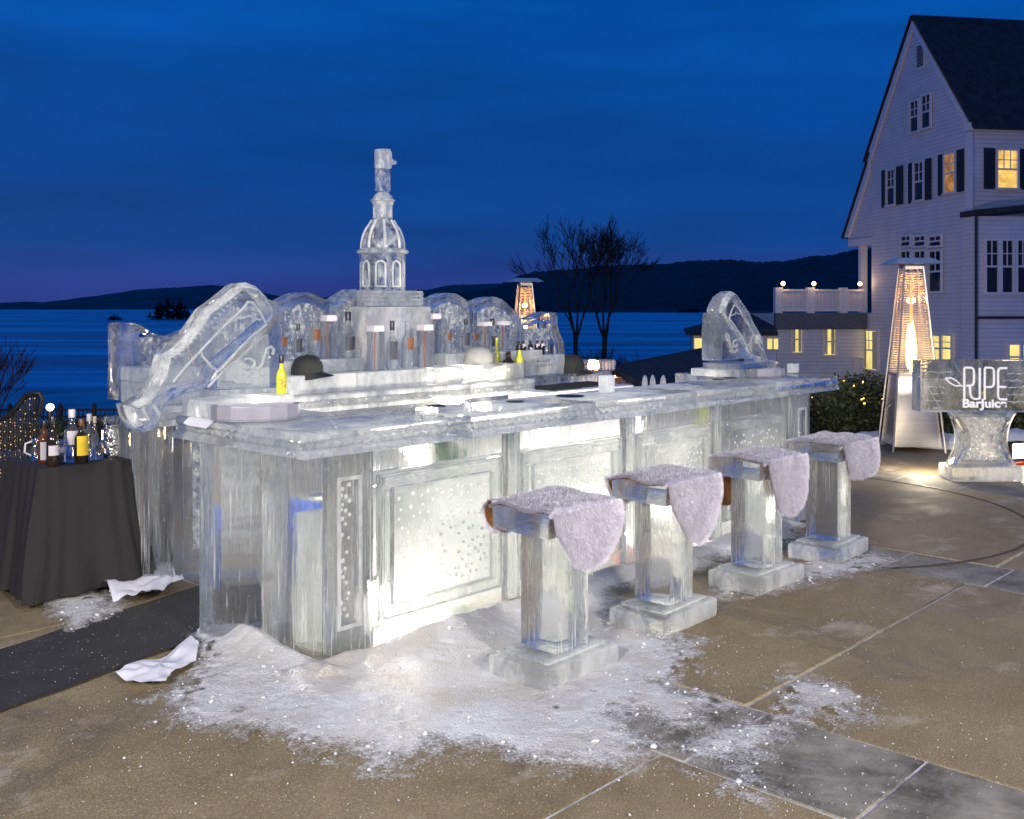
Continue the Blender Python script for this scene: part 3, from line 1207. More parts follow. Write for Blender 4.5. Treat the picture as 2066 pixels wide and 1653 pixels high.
# snow heaps at the foot of the shrubs
for i, (px, Y, r_, lab) in enumerate(((1762, 12.3, .22, 'small snow heap at the foot of the shrub left of the near heater'), (1905, 11.9, .3, 'small snow heap between near heater and ice sign'), (2062, 11.7, .4, 'snow heap behind the floodlight at the right edge'))):
    x = (px - CX) / F * Y
    mb = MB().ball((0, 0, 0), r_, 20, 12, (1.2, .7, .55)).jitter(.06, 6, i * 3)
    tag(mb.build('snow_heap', SNOWC, None, (x, Y, .02)), lab, 'snow heap')

# ------------------------------------------------------------------ patio heaters
STEEL = pm('brushed_steel', (.66, .61, .55), .33, .8, var=.12, scale=3, vscale=(.3, .3, 6), bmp=.12, bscale=4, bdist=.02)
STEELF = pm('steel_frame', (.42, .40, .38), .42, .8, var=.1, bmp=0)
GRILLE = pm('heater_grille', (.62, .56, .50), .5, .35, var=.1, bmp=0)
FLAME = emis('flame_glow', (1, .70, .26), 14)
FLAMEO = emis('flame_tail_glow', (1, .33, .05), 2.4)
QUARTZ = None


def heater(px, Y, zb, rot, label, power=130):
    x = (px - CX) / F * Y
    r = empty('patio_heater', (x, Y, zb), rot, label, 'patio heater', 'pyramid patio heaters')
    hb, ht, z0, z1, zp = .275, .105, .09, 2.12, .88

    def hw(z):
        return hb + (ht - hb) * (z - z0) / (z1 - z0)
    # lower steel panels, one per face
    for k in range(4):
        a = k * pi / 2
        ca, sa = cos(a), sin(a)
        w0, w1 = hw(z0 - .03), hw(zp)

        def R(x_, y_, z_):
            return (x_ * ca - y_ * sa, x_ * sa + y_ * ca, z_)
        mb = MB()
        N = 10
        vs = []
        for j in range(N + 1):
            z = z0 - .03 + (zp - z0 + .03) * j / N
            w = hw(z) - .012
            for i in range(7):
                u = -1 + 2 * i / 6
                bow = .016 * (1 - u * u) * sin(pi * j / N)
                vs.append(R(w * u, -w - bow + .016, z))
        fs = [(j * 7 + i, j * 7 + i + 1, (j + 1) * 7 + i + 1, (j + 1) * 7 + i) for j in range(N) for i in range(6)]
        mb.quad_add(vs, fs)
        pnl = mb.build('side_panel', STEEL, r)
        if k == 3:
            hd = MB()
            hd.tube([R(-.06, -w0 + .035, .52), R(-.05, -w0 + .0, .50), R(.05, -w0 + .0, .50), R(.06, -w0 + .035, .52)], .006, 6)
            hd.build('handle', STEELF, pnl)
        # grille of horizontal bars
        g = MB()
        nb_ = 42
        for j in range(nb_):
            z = zp + .03 + (z1 - zp - .08) * j / nb_
            w = hw(z) - .006
            p0, p1 = R(-w, -w, z), R(w, -w, z)
            g.tube([p0, p1], .0062, 4)
        for u in (-.42, .42):
            g.tube([R(hw(zp) * u, -hw(zp) + .003, zp), R(hw(z1) * u, -hw(z1) + .003, z1 - .04)], .004, 4)
        go = g.build('grille', GRILLE, r, smooth=False)
        go['kind'] = 'stuff'
        # corner leg
        MB().tube([R(-hw(0) - .008, -hw(0) - .008, 0), R(-hw(z1), -hw(z1), z1)], .013, 6).build('leg', STEELF, r)
    MB().prism([(-hw(zp), -hw(zp)), (hw(zp), -hw(zp)), (hw(zp), hw(zp)), (-hw(zp), hw(zp))], zp - .02, zp + .012, 'z').build('burner_plate', STEELF, r, smooth=False)
    hd = MB()
    hd.quad_add([(-.29, -.29, 2.15), (.29, -.29, 2.15), (.29, .29, 2.15), (-.29, .29, 2.15), (-.17, -.17, 2.215), (.17, -.17, 2.215), (.17, .17, 2.215), (-.17, .17, 2.215)],
                [(3, 2, 1, 0), (4, 5, 6, 7), (0, 1, 5, 4), (1, 2, 6, 5), (2, 3, 7, 6), (3, 0, 4, 7)])
    hd.build('hood', STEEL, r, smooth=False)
    MB().box(-ht, ht, -ht, ht, z1 - .03, 2.148).build('neck', STEELF, r, smooth=False)
    MB().lathe([(.078, zp + .013), (.078, z1 - .04)], 20, cap=False).build('glass_tube', ice('tube_glass', .0, .01, 0, see=.6, bub=False, tint=(1, .97, .93)), r)
    fl = MB().lathe([(.006, zp + .02), (.038, zp + .08), (.052, zp + .2), (.050, zp + .34), (.034, zp + .5), (.015, zp + .6), (.003, zp + .68)], 16).jitter(.010, 11, 3).build('flame', FLAME, r)
    MB().lathe([(.012, zp + .55), (.016, zp + .7), (.010, zp + .92), (.003, zp + 1.08)], 8).build('flame_tip', FLAMEO, fl)
    lamp('flame_light', 'POINT', (x, Y, zb + zp + .35), power, (1, .52, .18), .05)
    lamp('flame_light', 'POINT', (x, Y, zb + zp + .85), 26, (1, .45, .14), .04)
    return r


heater(1838, 11.72, 0, radians(-4), 'tall pyramid patio heater with a bright flame left of the ice sign')
heater(1059, 18.0, -.05, radians(12), 'pyramid patio heater standing beyond the ice back bar', 420)

# ------------------------------------------------------------------ ice sign
SY = 9.60


def SP(X, Y_, y=SY):
    px, py = 1740 + X / 5.51, 700 + Y_ / 5.51
    return ((px - CX) / F * y, H - (py - HY) * y / F)


sx = (1987 - CX) / F * SY
sign = empty('ice_sign', (sx, SY, 0), 0, 'clear ice sign reading RIPE Bar Juice on a curved ice pedestal', 'ice sign')


def hourglass(s):
    L = []
    for k in range(11):
        q = k / 10
        z = .145 + .505 * q
        w = (.205 + .085 * abs(2 * q - 1) ** 2) * s
        L.append((w, z))
    return L


R_ = hourglass(1)
outer = [(-w, z) for w, z in R_] + [(w, z) for w, z in R_[::-1]]
Ri = [(w - .055, .19 + (z - .145) * .83) for w, z in R_]
inner = [(-w, z) for w, z in Ri] + [(w, z) for w, z in Ri[::-1]]
MB().ring(outer, inner, -.03, .20, 'y').build('pedestal_frame', ICE_CARVE, sign, bevel=.006)


def hpanel(u, v):
    z = .195 + (.60 - .195) * v
    q = (z - .145) / .505
    w = .205 + .085 * abs(2 * q - 1) ** 2 - .053
    x = -w + 2 * w * u
    return (x, .004 + .030 * noise.noise(Vector((x * 16, z * 26, 2))) + .016 * noise.noise(Vector((x * 45, z * 50, 7))), z)


pp = MB().slab(hpanel, 40, 44, .17)
pp.build('crinkled_panel', ICE_CRINK, sign, ang=70)
MB().box(-.335, .335, -.08, .26, 0, .142).jitter(.0, 1).build('pedestal_base', ICE_BASE, sign, bevel=.03, seg=3, rough=.006)
MB().box(SP(640, 0)[0] - sx, .62, 0, .20, .653, 1.146).build('sign_slab', ICE_CLEAR, sign, bevel=.01, rough=.002)
# raised frosted lettering
def stroke(mb, pts, r=.0135):
    P = []
    for X, Y_ in pts:
        a, b = SP(X, Y_, SY)
        P.append((a - sx, -.006, b))
    # round the path a little
    mb.tube(P, r, 8)


letters = {
    'R': [[(1128, 232), (1128, 410), (1128, 588)], [(1128, 232), (1205, 232), (1228, 246), (1236, 275), (1236, 390), (1226, 420), (1205, 432), (1150, 432)], [(1190, 432), (1196, 520), (1206, 555), (1232, 578), (1262, 580)]],
    'I': [[(1300, 232), (1300, 420), (1300, 575)], [(1262, 580), (1285, 580), (1300, 570)]],
    'P': [[(1356, 232), (1356, 420), (1356, 588)], [(1356, 232), (1430, 232), (1450, 246), (1458, 275), (1458, 405), (1448, 436), (1425, 448), (1370, 448)]],
    'E': [[(1602, 238), (1530, 238), (1511, 250), (1504, 280), (1504, 545), (1514, 575), (1535, 585), (1602, 585)], [(1504, 446), (1590, 446)]],
}
LETT = pm('frosted_letter', (.86, .87, .88), .6, var=.06, scale=20, bmp=.2, bscale=80)
for k, sts in letters.items():
    mb = MB()
    for s_ in sts:
        stroke(mb, s_, .0115)
    mb.build('letter', LETT, sign, props={'label': 'frosted letter ' + k})
mb = MB()
stroke(mb, [(918, 348), (985, 346), (1040, 376), (1080, 415), (1096, 432), (1030, 434), (970, 402), (918, 348)], .0075)
stroke(mb, [(1096, 432), (1128, 436)], .0075)
mb.build('leaf_outline', LETT, sign)
cv = bpy.data.curves.new('bar_juice', 'FONT')
cv.body = 'BarJuice'
cv.size = .118
cv.extrude = .008
cv.offset = .0035
cv.align_x = 'CENTER'
to = bpy.data.objects.new('lettering_source', cv)
COL.objects.link(to)
bpy.context.view_layer.update()
me = bpy.data.meshes.new_from_object(to)
bpy.data.objects.remove(to)
a, b = SP(1352, 672)
xs = [v.co.x for v in me.vertices]
kx = (SP(1598, 0)[0] - SP(1108, 0)[0]) / (max(xs) - min(xs))
for v in me.vertices:
    v.co = (v.co.x * kx + a - sx, -v.co.z - .004, v.co.y * .95 + b)
me.materials.clear()
me.materials.append(LETT)
lo = bpy.data.objects.new('lettering', me)
COL.objects.link(lo)
lo.parent = sign
lo['label'] = 'small frosted words Bar Juice'
rg = random.Random(4)
for (xa, xb, y_) in ((650, 1010, 282), (660, 925, 362), (655, 905, 446), (660, 910, 520), (700, 900, 602), (790, 870, 682), (1560, 1930, 372), (1590, 1930, 448), (1600, 1930, 530), (1610, 1900, 612), (1600, 1900, 300)):
    pts = []
    n = 12
    for i in range(n + 1):
        a, b = SP(xa + (xb - xa) * i / n, y_ + rg.uniform(-9, 9))
        pts.append((a - sx, .0005, b))
    MB().tube(pts, [rg.uniform(.001, .009) for _ in pts], 5).build('carved_line', ICE_LINE, sign)
for (p0, p1) in (((650, 320), (870, 690)), ((1000, 150), (1110, 320)), ((1290, 150), (1330, 220))):
    a, b = SP(*p0)
    c, d = SP(*p1)
    MB().tube([(a - sx, .0015, b), ((a + c) / 2 - sx, .0015, (b + d) / 2), (c - sx, .0015, d)], .0035, 5).build('carved_line', ICE_LINE, sign)
# small floodlight on the ground behind the sign
RED = pm('red_plastic', (.35, .03, .02), .4, bmp=0)
fx, fy = (2052 - CX) / F * 10.6, 10.6
fl = empty('floodlight', (fx, fy, 0), radians(20), 'small lit floodlight with red base beside the ice sign pedestal', 'floodlight')
MB().box(-.12, .12, -.06, .06, 0, .03).build('base', RED, fl, bevel=.008)
MB().box(-.09, .09, -.02, .06, .05, .24).build('housing', BRONZE, fl, bevel=.01)
MB().box(-.075, .075, -.028, -.022, .07, .22).build('lens', emis('floodlight_glow', (1, .86, .62), 28), fl, smooth=False)
MB().tube([(-.1, .02, .03), (-.1, .02, .14)], .008, 6).tube([(.1, .02, .03), (.1, .02, .14)], .008, 6).build('bracket', BRONZE, fl)
lamp('floodlight_beam', 'SPOT', (fx - .06, fy - .10, .16), 130, (1, .84, .6), .06, (fx - 1.2, fy - 3, .1), 130, .5)
lamp('sign_fill_light', 'POINT', (sx - .40, SY + .45, .25), 30, (1, .86, .62), .05)  # added lamp behind the pedestal to brighten its ice

# ================================================================== ICE BAR (front counter)
bar = empty('ice_bar', W(0, 0, 0), ANG, 'long clear ice bar counter with dotted panels, glowing from inside, behind the stools', 'ice bar')
ZS0, ZS1 = .985, 1.10


def slab_profile():
    # (t, z) front moulding of the counter: lower plate, hollow for the rope, upper plate
    return [(-.062, .987), (-.062, 1.016), (-.040, 1.024), (-.028, 1.036), (-.030, 1.052), (-.046, 1.062), (-.048, 1.090), (-.036, 1.10)]


def counter_seg(a, b, t1, k):
    pr = slab_profile()
    pts = pr + [(t1, 1.10), (t1, .987)]
    o = MB().prism(pts, a + .002, b - .002, 'x').build('counter_slab', ICE_SLAB, bar, bevel=.003, seg=1)
    return o


def rope(mb, a, b, fn, r=.019, pitch=.045, nr=10):
    """twisted rope moulding between parameters a and b, fn(s) gives the axis point and two normals"""
    n = int((b - a) / pitch * 9)
    vs, fs = [], []
    for i in range(n + 1):
        s = a + (b - a) * i / n
        p, e1, e2 = fn(s)
        for k in range(nr):
            q = 2 * pi * k / nr
            rr_ = r * (.62 + .50 * abs(sin(pi * (s / pitch) + q)) ** .8)
            vs.append(p + (e1 * cos(q) + e2 * sin(q)) * rr_)
    for i in range(n):
        for k in range(nr):
            k2 = (k + 1) % nr
            fs.append((i * nr + k, i * nr + k2, (i + 1) * nr + k2, (i + 1) * nr + k))
    mb.quad_add(vs, fs)
    return mb


sj = [-.17, .86, 1.88, 2.94, 4.0, 4.985]
for i in range(5):
    a, b = sj[i], sj[i + 1]
    o = counter_seg(a, b, .47, i)
    rm = MB()
    rope(rm, a + .012, b - .012, lambda s: (Vector((s, -.037, 1.044)), Vector((0, 1, 0)), Vector((0, 0, 1))), .021, .058)
    rm.build('rope_moulding', ICE_TRIM, o, ang=60)
# the two returns of the counter
def side_seg(s0, s1, t0, t1, left):
    pts = [(s0 if left else s1, z) for z in ()]
    pr = slab_profile()
    e = -.17 if left else 4.985
    sg = 1 if left else -1
    prof = [(e + sg * (p[0] + .062), p[1]) for p in pr]
    oth = s1 if left else s0
    poly = prof + [(oth, 1.10), (oth, .987)]
    o = MB().prism(poly, t0 + .002, t1, 'y').build('counter_slab', ICE_SLAB, bar, bevel=.003, seg=1)
    rm = MB()
    rope(rm, t0 + .012, t1 - .012, lambda t_: (Vector((e + sg * .030, t_, 1.044)), Vector((1, 0, 0)), Vector((0, 0, 1))), .021, .058)
    rm.build('rope_moulding', ICE_TRIM, o, ang=60)


side_seg(-.17, .45, .472, 1.07, True)
side_seg(4.33, 4.985, .472, 1.07, False)
rm = MB()
rope(rm, -.04, .46, lambda t_: (Vector((-.165, t_, 1.044)), Vector((1, 0, 0)), Vector((0, 0, 1))), .021, .058)
rm.build('rope_moulding', ICE_TRIM, bar, ang=60)

# corner piers: sawn blocks, each with a recessed dotted strip
DOT = ice('drilled_dot', .95, .1, 0, see=0, frost_var=.05, bub=False)


def dots(mb, x0, x1, z0, z1, t, sp, r, seed, nar=False):
    rg = random.Random(seed)
    nx, nz_ = max(1, int((x1 - x0) / sp)), max(1, int((z1 - z0) / (sp * .95)))
    for j in range(nz_):
        for i in range(nx):
            if rg.random() < .22:
                continue
            x = x0 + (x1 - x0) * (i + .5 + (.25 if j % 2 else -.25)) / nx + rg.uniform(-.3, .3) * sp
            z = z0 + (z1 - z0) * (j + .5) / nz_ + rg.uniform(-.3, .3) * sp
            if not (x0 + r < x < x1 - r):
                continue
            rr_ = r * rg.uniform(.8, 1.15)
            mb.ball((x, t, z), rr_, 7, 4, (1, .55, 1))
    return mb


def pier(s0, s1, t0, t1, z1, dotted=True, mat=ICE_PIER, seed=0):
    # body with a shallow recess in the front face for the dotted strip
    if dotted:
        w = s1 - s0
        a, b = s0 + w * .27, s0 + w * .66
        o = MB().box(s0, s1, t0 + .035, t1, .0, z1).build('pier', mat, bar, bevel=.012, rough=.003)
        out = rect(s0, s1, .0, z1)
        inn = rect(a, b, .20, .86)
        MB().ring(out, inn, t0, t0 + .033, 'y').build('pier_face', mat, o, bevel=.008, rough=.002)
        MB().ring(rect(a - .018, b + .018, .182, .878), rect(a + .001, b - .001, .201, .859), t0 - .010, t0 - .002, 'y').build('strip_frame', ICE_LINE, o, bevel=.004)
        d = dots(MB(), a + .012, b - .012, .22, .84, t0 + .03, .036, .0105, seed).build('drilled_dots', DOT, o)
        d['kind'] = 'stuff'
    else:
        o = MB().box(s0, s1, t0, t1, .0, z1).build('pier', mat, bar, bevel=.014, seg=2, rough=.003)
    return o


pier(0, .268, 0, .53, .984, True, seed=11)
pier(4.345, 4.60, 0, .53, .984, True, seed=12)
pl_ = pier(-.15, .16, .64, .85, .984, False)
pier(4.42, 4.74, .64, .85, .984, False)
MB().box(-.19, .20, .60, .90, 0, .035).build('pillar_foot', ICE_BASE, bar, bevel=.012, rough=.006)
# inner side of the left return
MB().box(.20, .40, .66, .84, .02, .984).build('pier', ICE_PIER, bar, bevel=.012, rough=.003)

mod = [.272, 1.27, 2.31, 3.31, 4.341]
for i in range(4):
    a, b = mod[i], mod[i + 1]
    wb = MB().box(a + .002, b - .002, .045, .15, 0, .862).build('wall_block', ICE_WALL, bar, bevel=.008, rough=.003)
    MB().box(a + .002, b - .002, .047, .152, .864, .984).build('header_block', ICE_HEAD, bar, bevel=.006, rough=.002)
    pw = .10
    # post at the right-hand joint
    MB().box(b - pw, b - .003, -.012, .043, 0, .984).build('post', ICE_PIER, bar, bevel=.010, rough=.002)
    fa, fb = a + .055, b - pw - .045
    z0, z1 = .175, .845
    o = MB().ring(rect(fa, fb, z0, z1), rect(fa + .055, fb - .055, z0 + .055, z1 - .055), -.018, .043, 'y').build('panel_frame', ICE_TRIM, wb, bevel=.010, seg=3, rough=.002)
    MB().ring(rect(fa - .012, fb + .012, z0 - .012, z1 + .012), rect(fa + .002, fb - .002, z0 + .002, z1 - .002), .010, .042, 'y').build('frame_edge', ICE_CARVE, wb, bevel=.004)
    MB().box(fa + .057, fb - .057, .008, .043, z0 + .057, z1 - .057).build('inner_panel', ICE_WALL, wb, bevel=.004)
    d = dots(MB(), fa + .085, fb - .085, z0 + .09, z1 - .09, .006, .046, .0098, 30 + i).build('drilled_dots', DOT, wb)
    d['kind'] = 'stuff'
# frosted floor and shelf inside the hollow counter, lamps and things stored there
MB().box(.30, 4.30, .17, .50, .0, .012).build('inner_floor', ICE_FROST, bar, bevel=.003)
MB().box(.30, 4.30, .47, .50, .014, .62).build('inner_reflector_wall', ICE_FROST, bar, bevel=.003)  # added frosted wall, reflects the lamps out through the panels
BL = emis('bar_lamp_glow', (1, .95, .86), 60)
for i, (s_, z_, lab) in enumerate(((.50, .14, 'small floodlight glowing behind the first dotted panel'), (2.95, .24, 'small floodlight glowing behind the third dotted panel'))):
    r = empty('floodlight', W(s_, .30, 0.014), ANG, lab, 'floodlight', 'floodlights inside the ice bar')
    MB().box(-.11, .11, .01, .05, .0, z_ + .11).box(-.12, .12, -.09, .05, z_ + .112, z_ + .125).build('housing', BRONZE, r)
    MB().box(-.10, .10, -.012, .008, z_ - .07, z_ + .10).build('lens', BL, r, smooth=False)
GREEN = pm('green_plastic', (.03, .13, .035), .4, bmp=0)
BLUE = pm('blue_plastic', (.02, .12, .62), .4, var=.1, bmp=0)
WHITEP = pm('white_plastic', (.78, .77, .80), .35, var=.05, bmp=0)
REDB = pm('red_plastic_crate', (.42, .04, .02), .5, bmp=0)


def crate(name, loc, w, d, h, mat, label, cat='crate'):
    r = empty(name, loc, ANG, label, cat)
    MB().box(-w / 2, w / 2, -d / 2, d / 2, 0, .012).build('bottom', mat, r, smooth=False)
    mb = MB()
    mb.ring(rect(-w / 2, w / 2, -d / 2, d / 2), rect(-w / 2 + .01, w / 2 - .01, -d / 2 + .01, d / 2 - .01), .0125, h, 'z')
    mb.build('sides', mat, r, bevel=.004)
    mb = MB()
    mb.ring(rect(-w / 2 - .012, w / 2 + .012, -d / 2 - .012, d / 2 + .012), rect(-w / 2 + .001, w / 2 - .001, -d / 2 + .001, d / 2 - .001), h - .02, h + .004, 'z')
    mb.build('rim', mat, r, bevel=.003)
    return r


crate('storage_crate', W(1.04, .36, .72), .09, .12, .16, GREEN, 'green crate seen blurred through the top of the first ice panel')
crate('storage_crate', W(3.62, .36, .70), .26, .16, .22, pm('olive_plastic', (.22, .26, .04), .5, bmp=0), 'olive green crate seen blurred through the fourth ice panel')
crate('storage_crate', W(.92, .22, .013), .12, .08, .07, GREEN, 'small green crate low behind the first ice panel')
crate('storage_crate', W(2.52, .30, .013), .16, .14, .13, REDB, 'red crate low behind the third ice panel')
crate('storage_tub', W(1.30, 1.30, .016), .5, .3, .24, BLUE, 'blue plastic tub on the aisle floor seen through the ice pillars', 'tub')
crate('storage_tub', W(1.05, 1.56, .016), .34, .22, .30, BLUE, 'tall blue tub by the back bar end pillar', 'tub')
crate('cooler_box', W(.98, .76, .0), .5, .34, .72, WHITEP, 'white cooler box in the aisle behind the ice counter', 'cooler')
# shelf that carries the crates inside the counter
MB().box(.30, 4.30, .28, .46, .69, .715).build('inner_shelf', ICE_CLEAR, bar, bevel=.003)

# ================================================================== ICE BACK BAR
bb = empty('ice_back_bar', W(0, 1.72, 0), ANG, 'ice back bar with stepped shelves and scalloped crinkled ice wall carrying bottles', 'ice back bar')
TB = 1.72          # local t origin


def B(s0, s1, t0, t1, z0, z1):
    return MB().box(s0, s1, t0 - TB, t1 - TB, z0, z1)


BE = 4.30
# base pillars and panels
B(.10, .262, 1.866, 2.085, 0, .975).build('pillar', ICE_PIER, bb, bevel=.012, rough=.003)
B(.10, .262, 2.10, 2.44, 0, .975).build('pillar', ICE_PIER, bb, bevel=.012, rough=.003)
x = .30
for i in range(4):
    a = .30 + i * 1.0
    b = a + .985
    pb_ = B(a, b, 1.93, 2.05, 0, .975).build('base_block', ICE_WALL, bb, bevel=.01, rough=.003)
    MB().ring(rect(a + .05, b - .05, .12, .88), rect(a + .11, b - .11, .18, .82), 1.905 - TB, 1.928 - TB, 'y').build('panel_frame', ICE_TRIM, pb_, bevel=.008)

    def cp(u, v, a=a, b=b):
        x = a + .11 + (b - a - .22) * u
        z = .18 + .64 * v
        return (x, 1.916 - TB - .011 * noise.noise(Vector((x * 18, z * 18, i))), z)
    MB().slab(cp, 30, 24, 1.9285 - TB).build('crinkled_panel', ICE_CRINK, pb_, ang=70)
# counter of the back bar
bj = [.10, .98, 1.62, 2.62, 3.34]
for i in range(4):
    a, b = bj[i], bj[i + 1]
    dz = 0
    pr = [(p[0] + .06 + 1.73 - TB, p[1] - .025) for p in slab_profile()]
    o = MB().prism(pr + [(2.2 - TB, 1.075), (2.2 - TB, .962)], a + .002, b - .002, 'x').build('counter_slab', ICE_STEP, bb, bevel=.004, rough=.0015)
    rm = MB()
    rope(rm, a + .012, b - .012, lambda s: (Vector((s, 1.75 - TB, 1.020)), Vector((0, 1, 0)), Vector((0, 0, 1))), .020, .052)
    rm.build('rope_moulding', ICE_TRIM, o, ang=60)
MB().box(3.345, BE + .25, 1.90 - TB, 2.2 - TB, .962, 1.075).build('counter_slab', ICE_SLAB, bb, bevel=.01, rough=.002)
# steps
for a, b in ((.12, .98), (.985, 1.60), (1.605, 2.62), (2.625, 3.30)):
    B(a, b - .003, 1.83, 2.25, 1.078, 1.20).build('step_block', ICE_STEP, bb, bevel=.008, rough=.002)
for a, b in ((.12, .70), (.704, 1.27), (1.274, 1.80), (2.60, 3.16), (3.164, 3.72)):
    B(a, b - .003, 2.0, 2.255, 1.203, 1.288).build('step_block', ICE_STEP, bb, bevel=.008, rough=.002)
# scalloped rear wall
def curve(kind, q):
    if kind == 'hump':
        return 1.685 + .075 * sin(pi * min(1, q * 1.08)) ** 1.0 - .02 * q
    return 0


def wall_piece(s0, s1, fz, edge=.075, flat=False):
    n = 18
    zb = 1.08
    xs_ = [s0 + .002 + (s1 - s0 - .004) * i / n for i in range(n + 1)]
    outer = [(x, fz((x - s0) / (s1 - s0))) for x in xs_]
    inner = []
    for x in xs_:
        q = (x - s0) / (s1 - s0)
        xi = s0 + edge * .55 + (s1 - s0 - edge * 1.1) * q
        inner.append((xi, fz((xi - s0) / (s1 - s0)) - edge))
    O = [(s0 + .002, zb)] + outer + [(s1 - .002, zb)]
    I = [(inner[0][0], zb + .1)] + inner + [(inner[-1][0], zb + .1)]
    o = MB().ring(O, I, 2.27 - TB, 2.42 - TB, 'y').build('wall_block', ICE_CARVE, bb, bevel=.010, seg=3, rough=.003)

    def fn(u, v):
        k = u * n
        i0 = min(n - 1, int(k))
        f_ = k - i0
        x = inner[i0][0] * (1 - f_) + inner[i0 + 1][0] * f_
        zt = inner[i0][1] * (1 - f_) + inner[i0 + 1][1] * f_
        z = zb + .1 + (zt - zb - .1) * v
        t_ = 2.305 + .026 * noise.noise(Vector((x * 26, z * 26, 1))) + .014 * noise.noise(Vector((x * 62, z * 62, 4)))
        return (x, t_ - TB, z)
    MB().slab(fn, 44, 44, 2.405 - TB).build('crinkled_panel', ICE_CRINK, o, ang=70)
    return o


def hump(z0, zm, z1):
    # asymmetrical swell through three heights
    def f(q):
        s_ = q * q * (3 - 2 * q)
        return z0 + (z1 - z0) * q + (zm - (z0 + z1) / 2) * sin(pi * q) ** 1.2
    return f


wall_piece(.704, 1.268, hump(1.59, 1.735, 1.685))
wall_piece(1.272, 1.70, hump(1.68, 1.755, 1.69))
wall_piece(1.704, 1.95, lambda q: 1.69 + .095 * q * q * (3 - 2 * q), .06)
wall_piece(2.49, 2.66, lambda q: 1.785 - .095 * q * q * (3 - 2 * q), .05)
wall_piece(2.664, 3.158, hump(1.69, 1.765, 1.675))
wall_piece(3.162, 3.728, hump(1.675, 1.735, 1.575))


def end_piece(s0, s1, left):
    # end shoulder with S-curved outer edge
    pts = []
    L = s1 - s0
    prof = [(1.0, 1.08), (1.0, 1.22), (.96, 1.34), (.86, 1.43), (.82, 1.50), (.83, 1.56), (.80, 1.595), (.68, 1.61), (.52, 1.60), (.36, 1.565), (.2, 1.545), (.0, 1.55)] if not left else \
           [(1.0, 1.08), (1.0, 1.20), (1.0, 1.34), (1.0, 1.45), (1.0, 1.52), (.99, 1.548), (.96, 1.556), (.84, 1.552), (.74, 1.53), (.62, 1.485), (.4, 1.46), (.0, 1.53)]
    for q, z in prof:
        pts.append((s0 + L * q if not left else s1 - L * q, z))
    base = [(s0, 1.08)] if not left else [(s1, 1.08)]
    poly = base + pts
    inn = []
    cxm = sum(p[0] for p in poly) / len(poly)
    for p in poly:
        fx_ = s0 + (s1 - s0) * .5
        inn.append((fx_ + (p[0] - fx_) * .70 - (.04 if not left else -.04), 1.16 + (p[1] - 1.08) * .70))
    o = MB().ring(poly, inn, 2.27 - TB, 2.42 - TB, 'y').build('end_block', ICE_CARVE, bb, bevel=.012, seg=3, rough=.003)
    x0, x1 = min(p[0] for p in inn) + .03, max(p[0] for p in inn) - .07

    def fn(u, v):
        x = x0 + (x1 - x0) * u
        z = 1.17 + .29 * v
        return (x, 2.305 - TB + .026 * noise.noise(Vector((x * 26, z * 26, 1))) + .014 * noise.noise(Vector((x * 62, z * 62, 4))), z)
    MB().slab(fn, 40, 36, 2.405 - TB).build('crinkled_panel', ICE_CRINK, o, ang=70)


end_piece(3.732, 4.34, False)
end_piece(.12, .70, True)
# pedestal of the tower
B(1.90, 2.53, 2.10, 2.50, 1.203, 1.655).build('tower_pedestal', ICE_STEP, bb, bevel=.010, rough=.002)
pd = B(1.955, 2.475, 2.13, 2.47, 1.658, 1.775).build('tower_pedestal', ICE_STEP, bb, bevel=.008, rough=.002)
for z in (1.685, 1.715, 1.745):
    MB().ring(rect(1.948, 2.482, 2.123 - TB, 2.477 - TB), rect(1.956, 2.474, 2.131 - TB, 2.469 - TB), z, z + .012, 'z').build('pedestal_moulding', ICE_TRIM, pd, smooth=False)

# tower sculpture
tw = empty('ice_tower', W(2.215, 2.30, 1.777), ANG, 'carved ice tower with arched windows, dome and flag on the back bar', 'ice sculpture')
sq8 = pi / 8
MB().lathe([(.172, 0), (.172, .275)], 8, rot=sq8).build('drum', ICE_TOWER, tw, bevel=.006, smooth=False)
MB().lathe([(.180, .278), (.196, .286), (.200, .300), (.186, .312), (.170, .318)], 16).build('cornice', ICE_EDGE, tw)
dome = MB().lathe([(.160, .320), (.158, .36), (.148, .41), (.128, .46), (.10, .50), (.08, .535), (.072, .55)], 24).build('dome', ICE_TOWER, tw)
for k in range(8):
    a = 2 * pi * k / 8 + .2
    pr = [(.163, .320), (.161, .36), (.151, .41), (.131, .46), (.103, .50), (.082, .535)]
    MB().tube([(r_ * cos(a), r_ * sin(a), z_) for r_, z_ in pr], .011, 6).build('dome_rib', ICE_FROST, dome)
MB().lathe([(.084, .552), (.078, .56), (.078, .655), (.086, .662), (.088, .672), (.076, .678)], 8, rot=sq8).build('lantern', ICE_EDGE, tw, bevel=.004, smooth=False)
MB().lathe([(.092, .680), (.092, .692), (.078, .70), (.07, .72), (.05, .742), (.03, .752)], 16).build('lantern_cap', ICE_EDGE, tw)
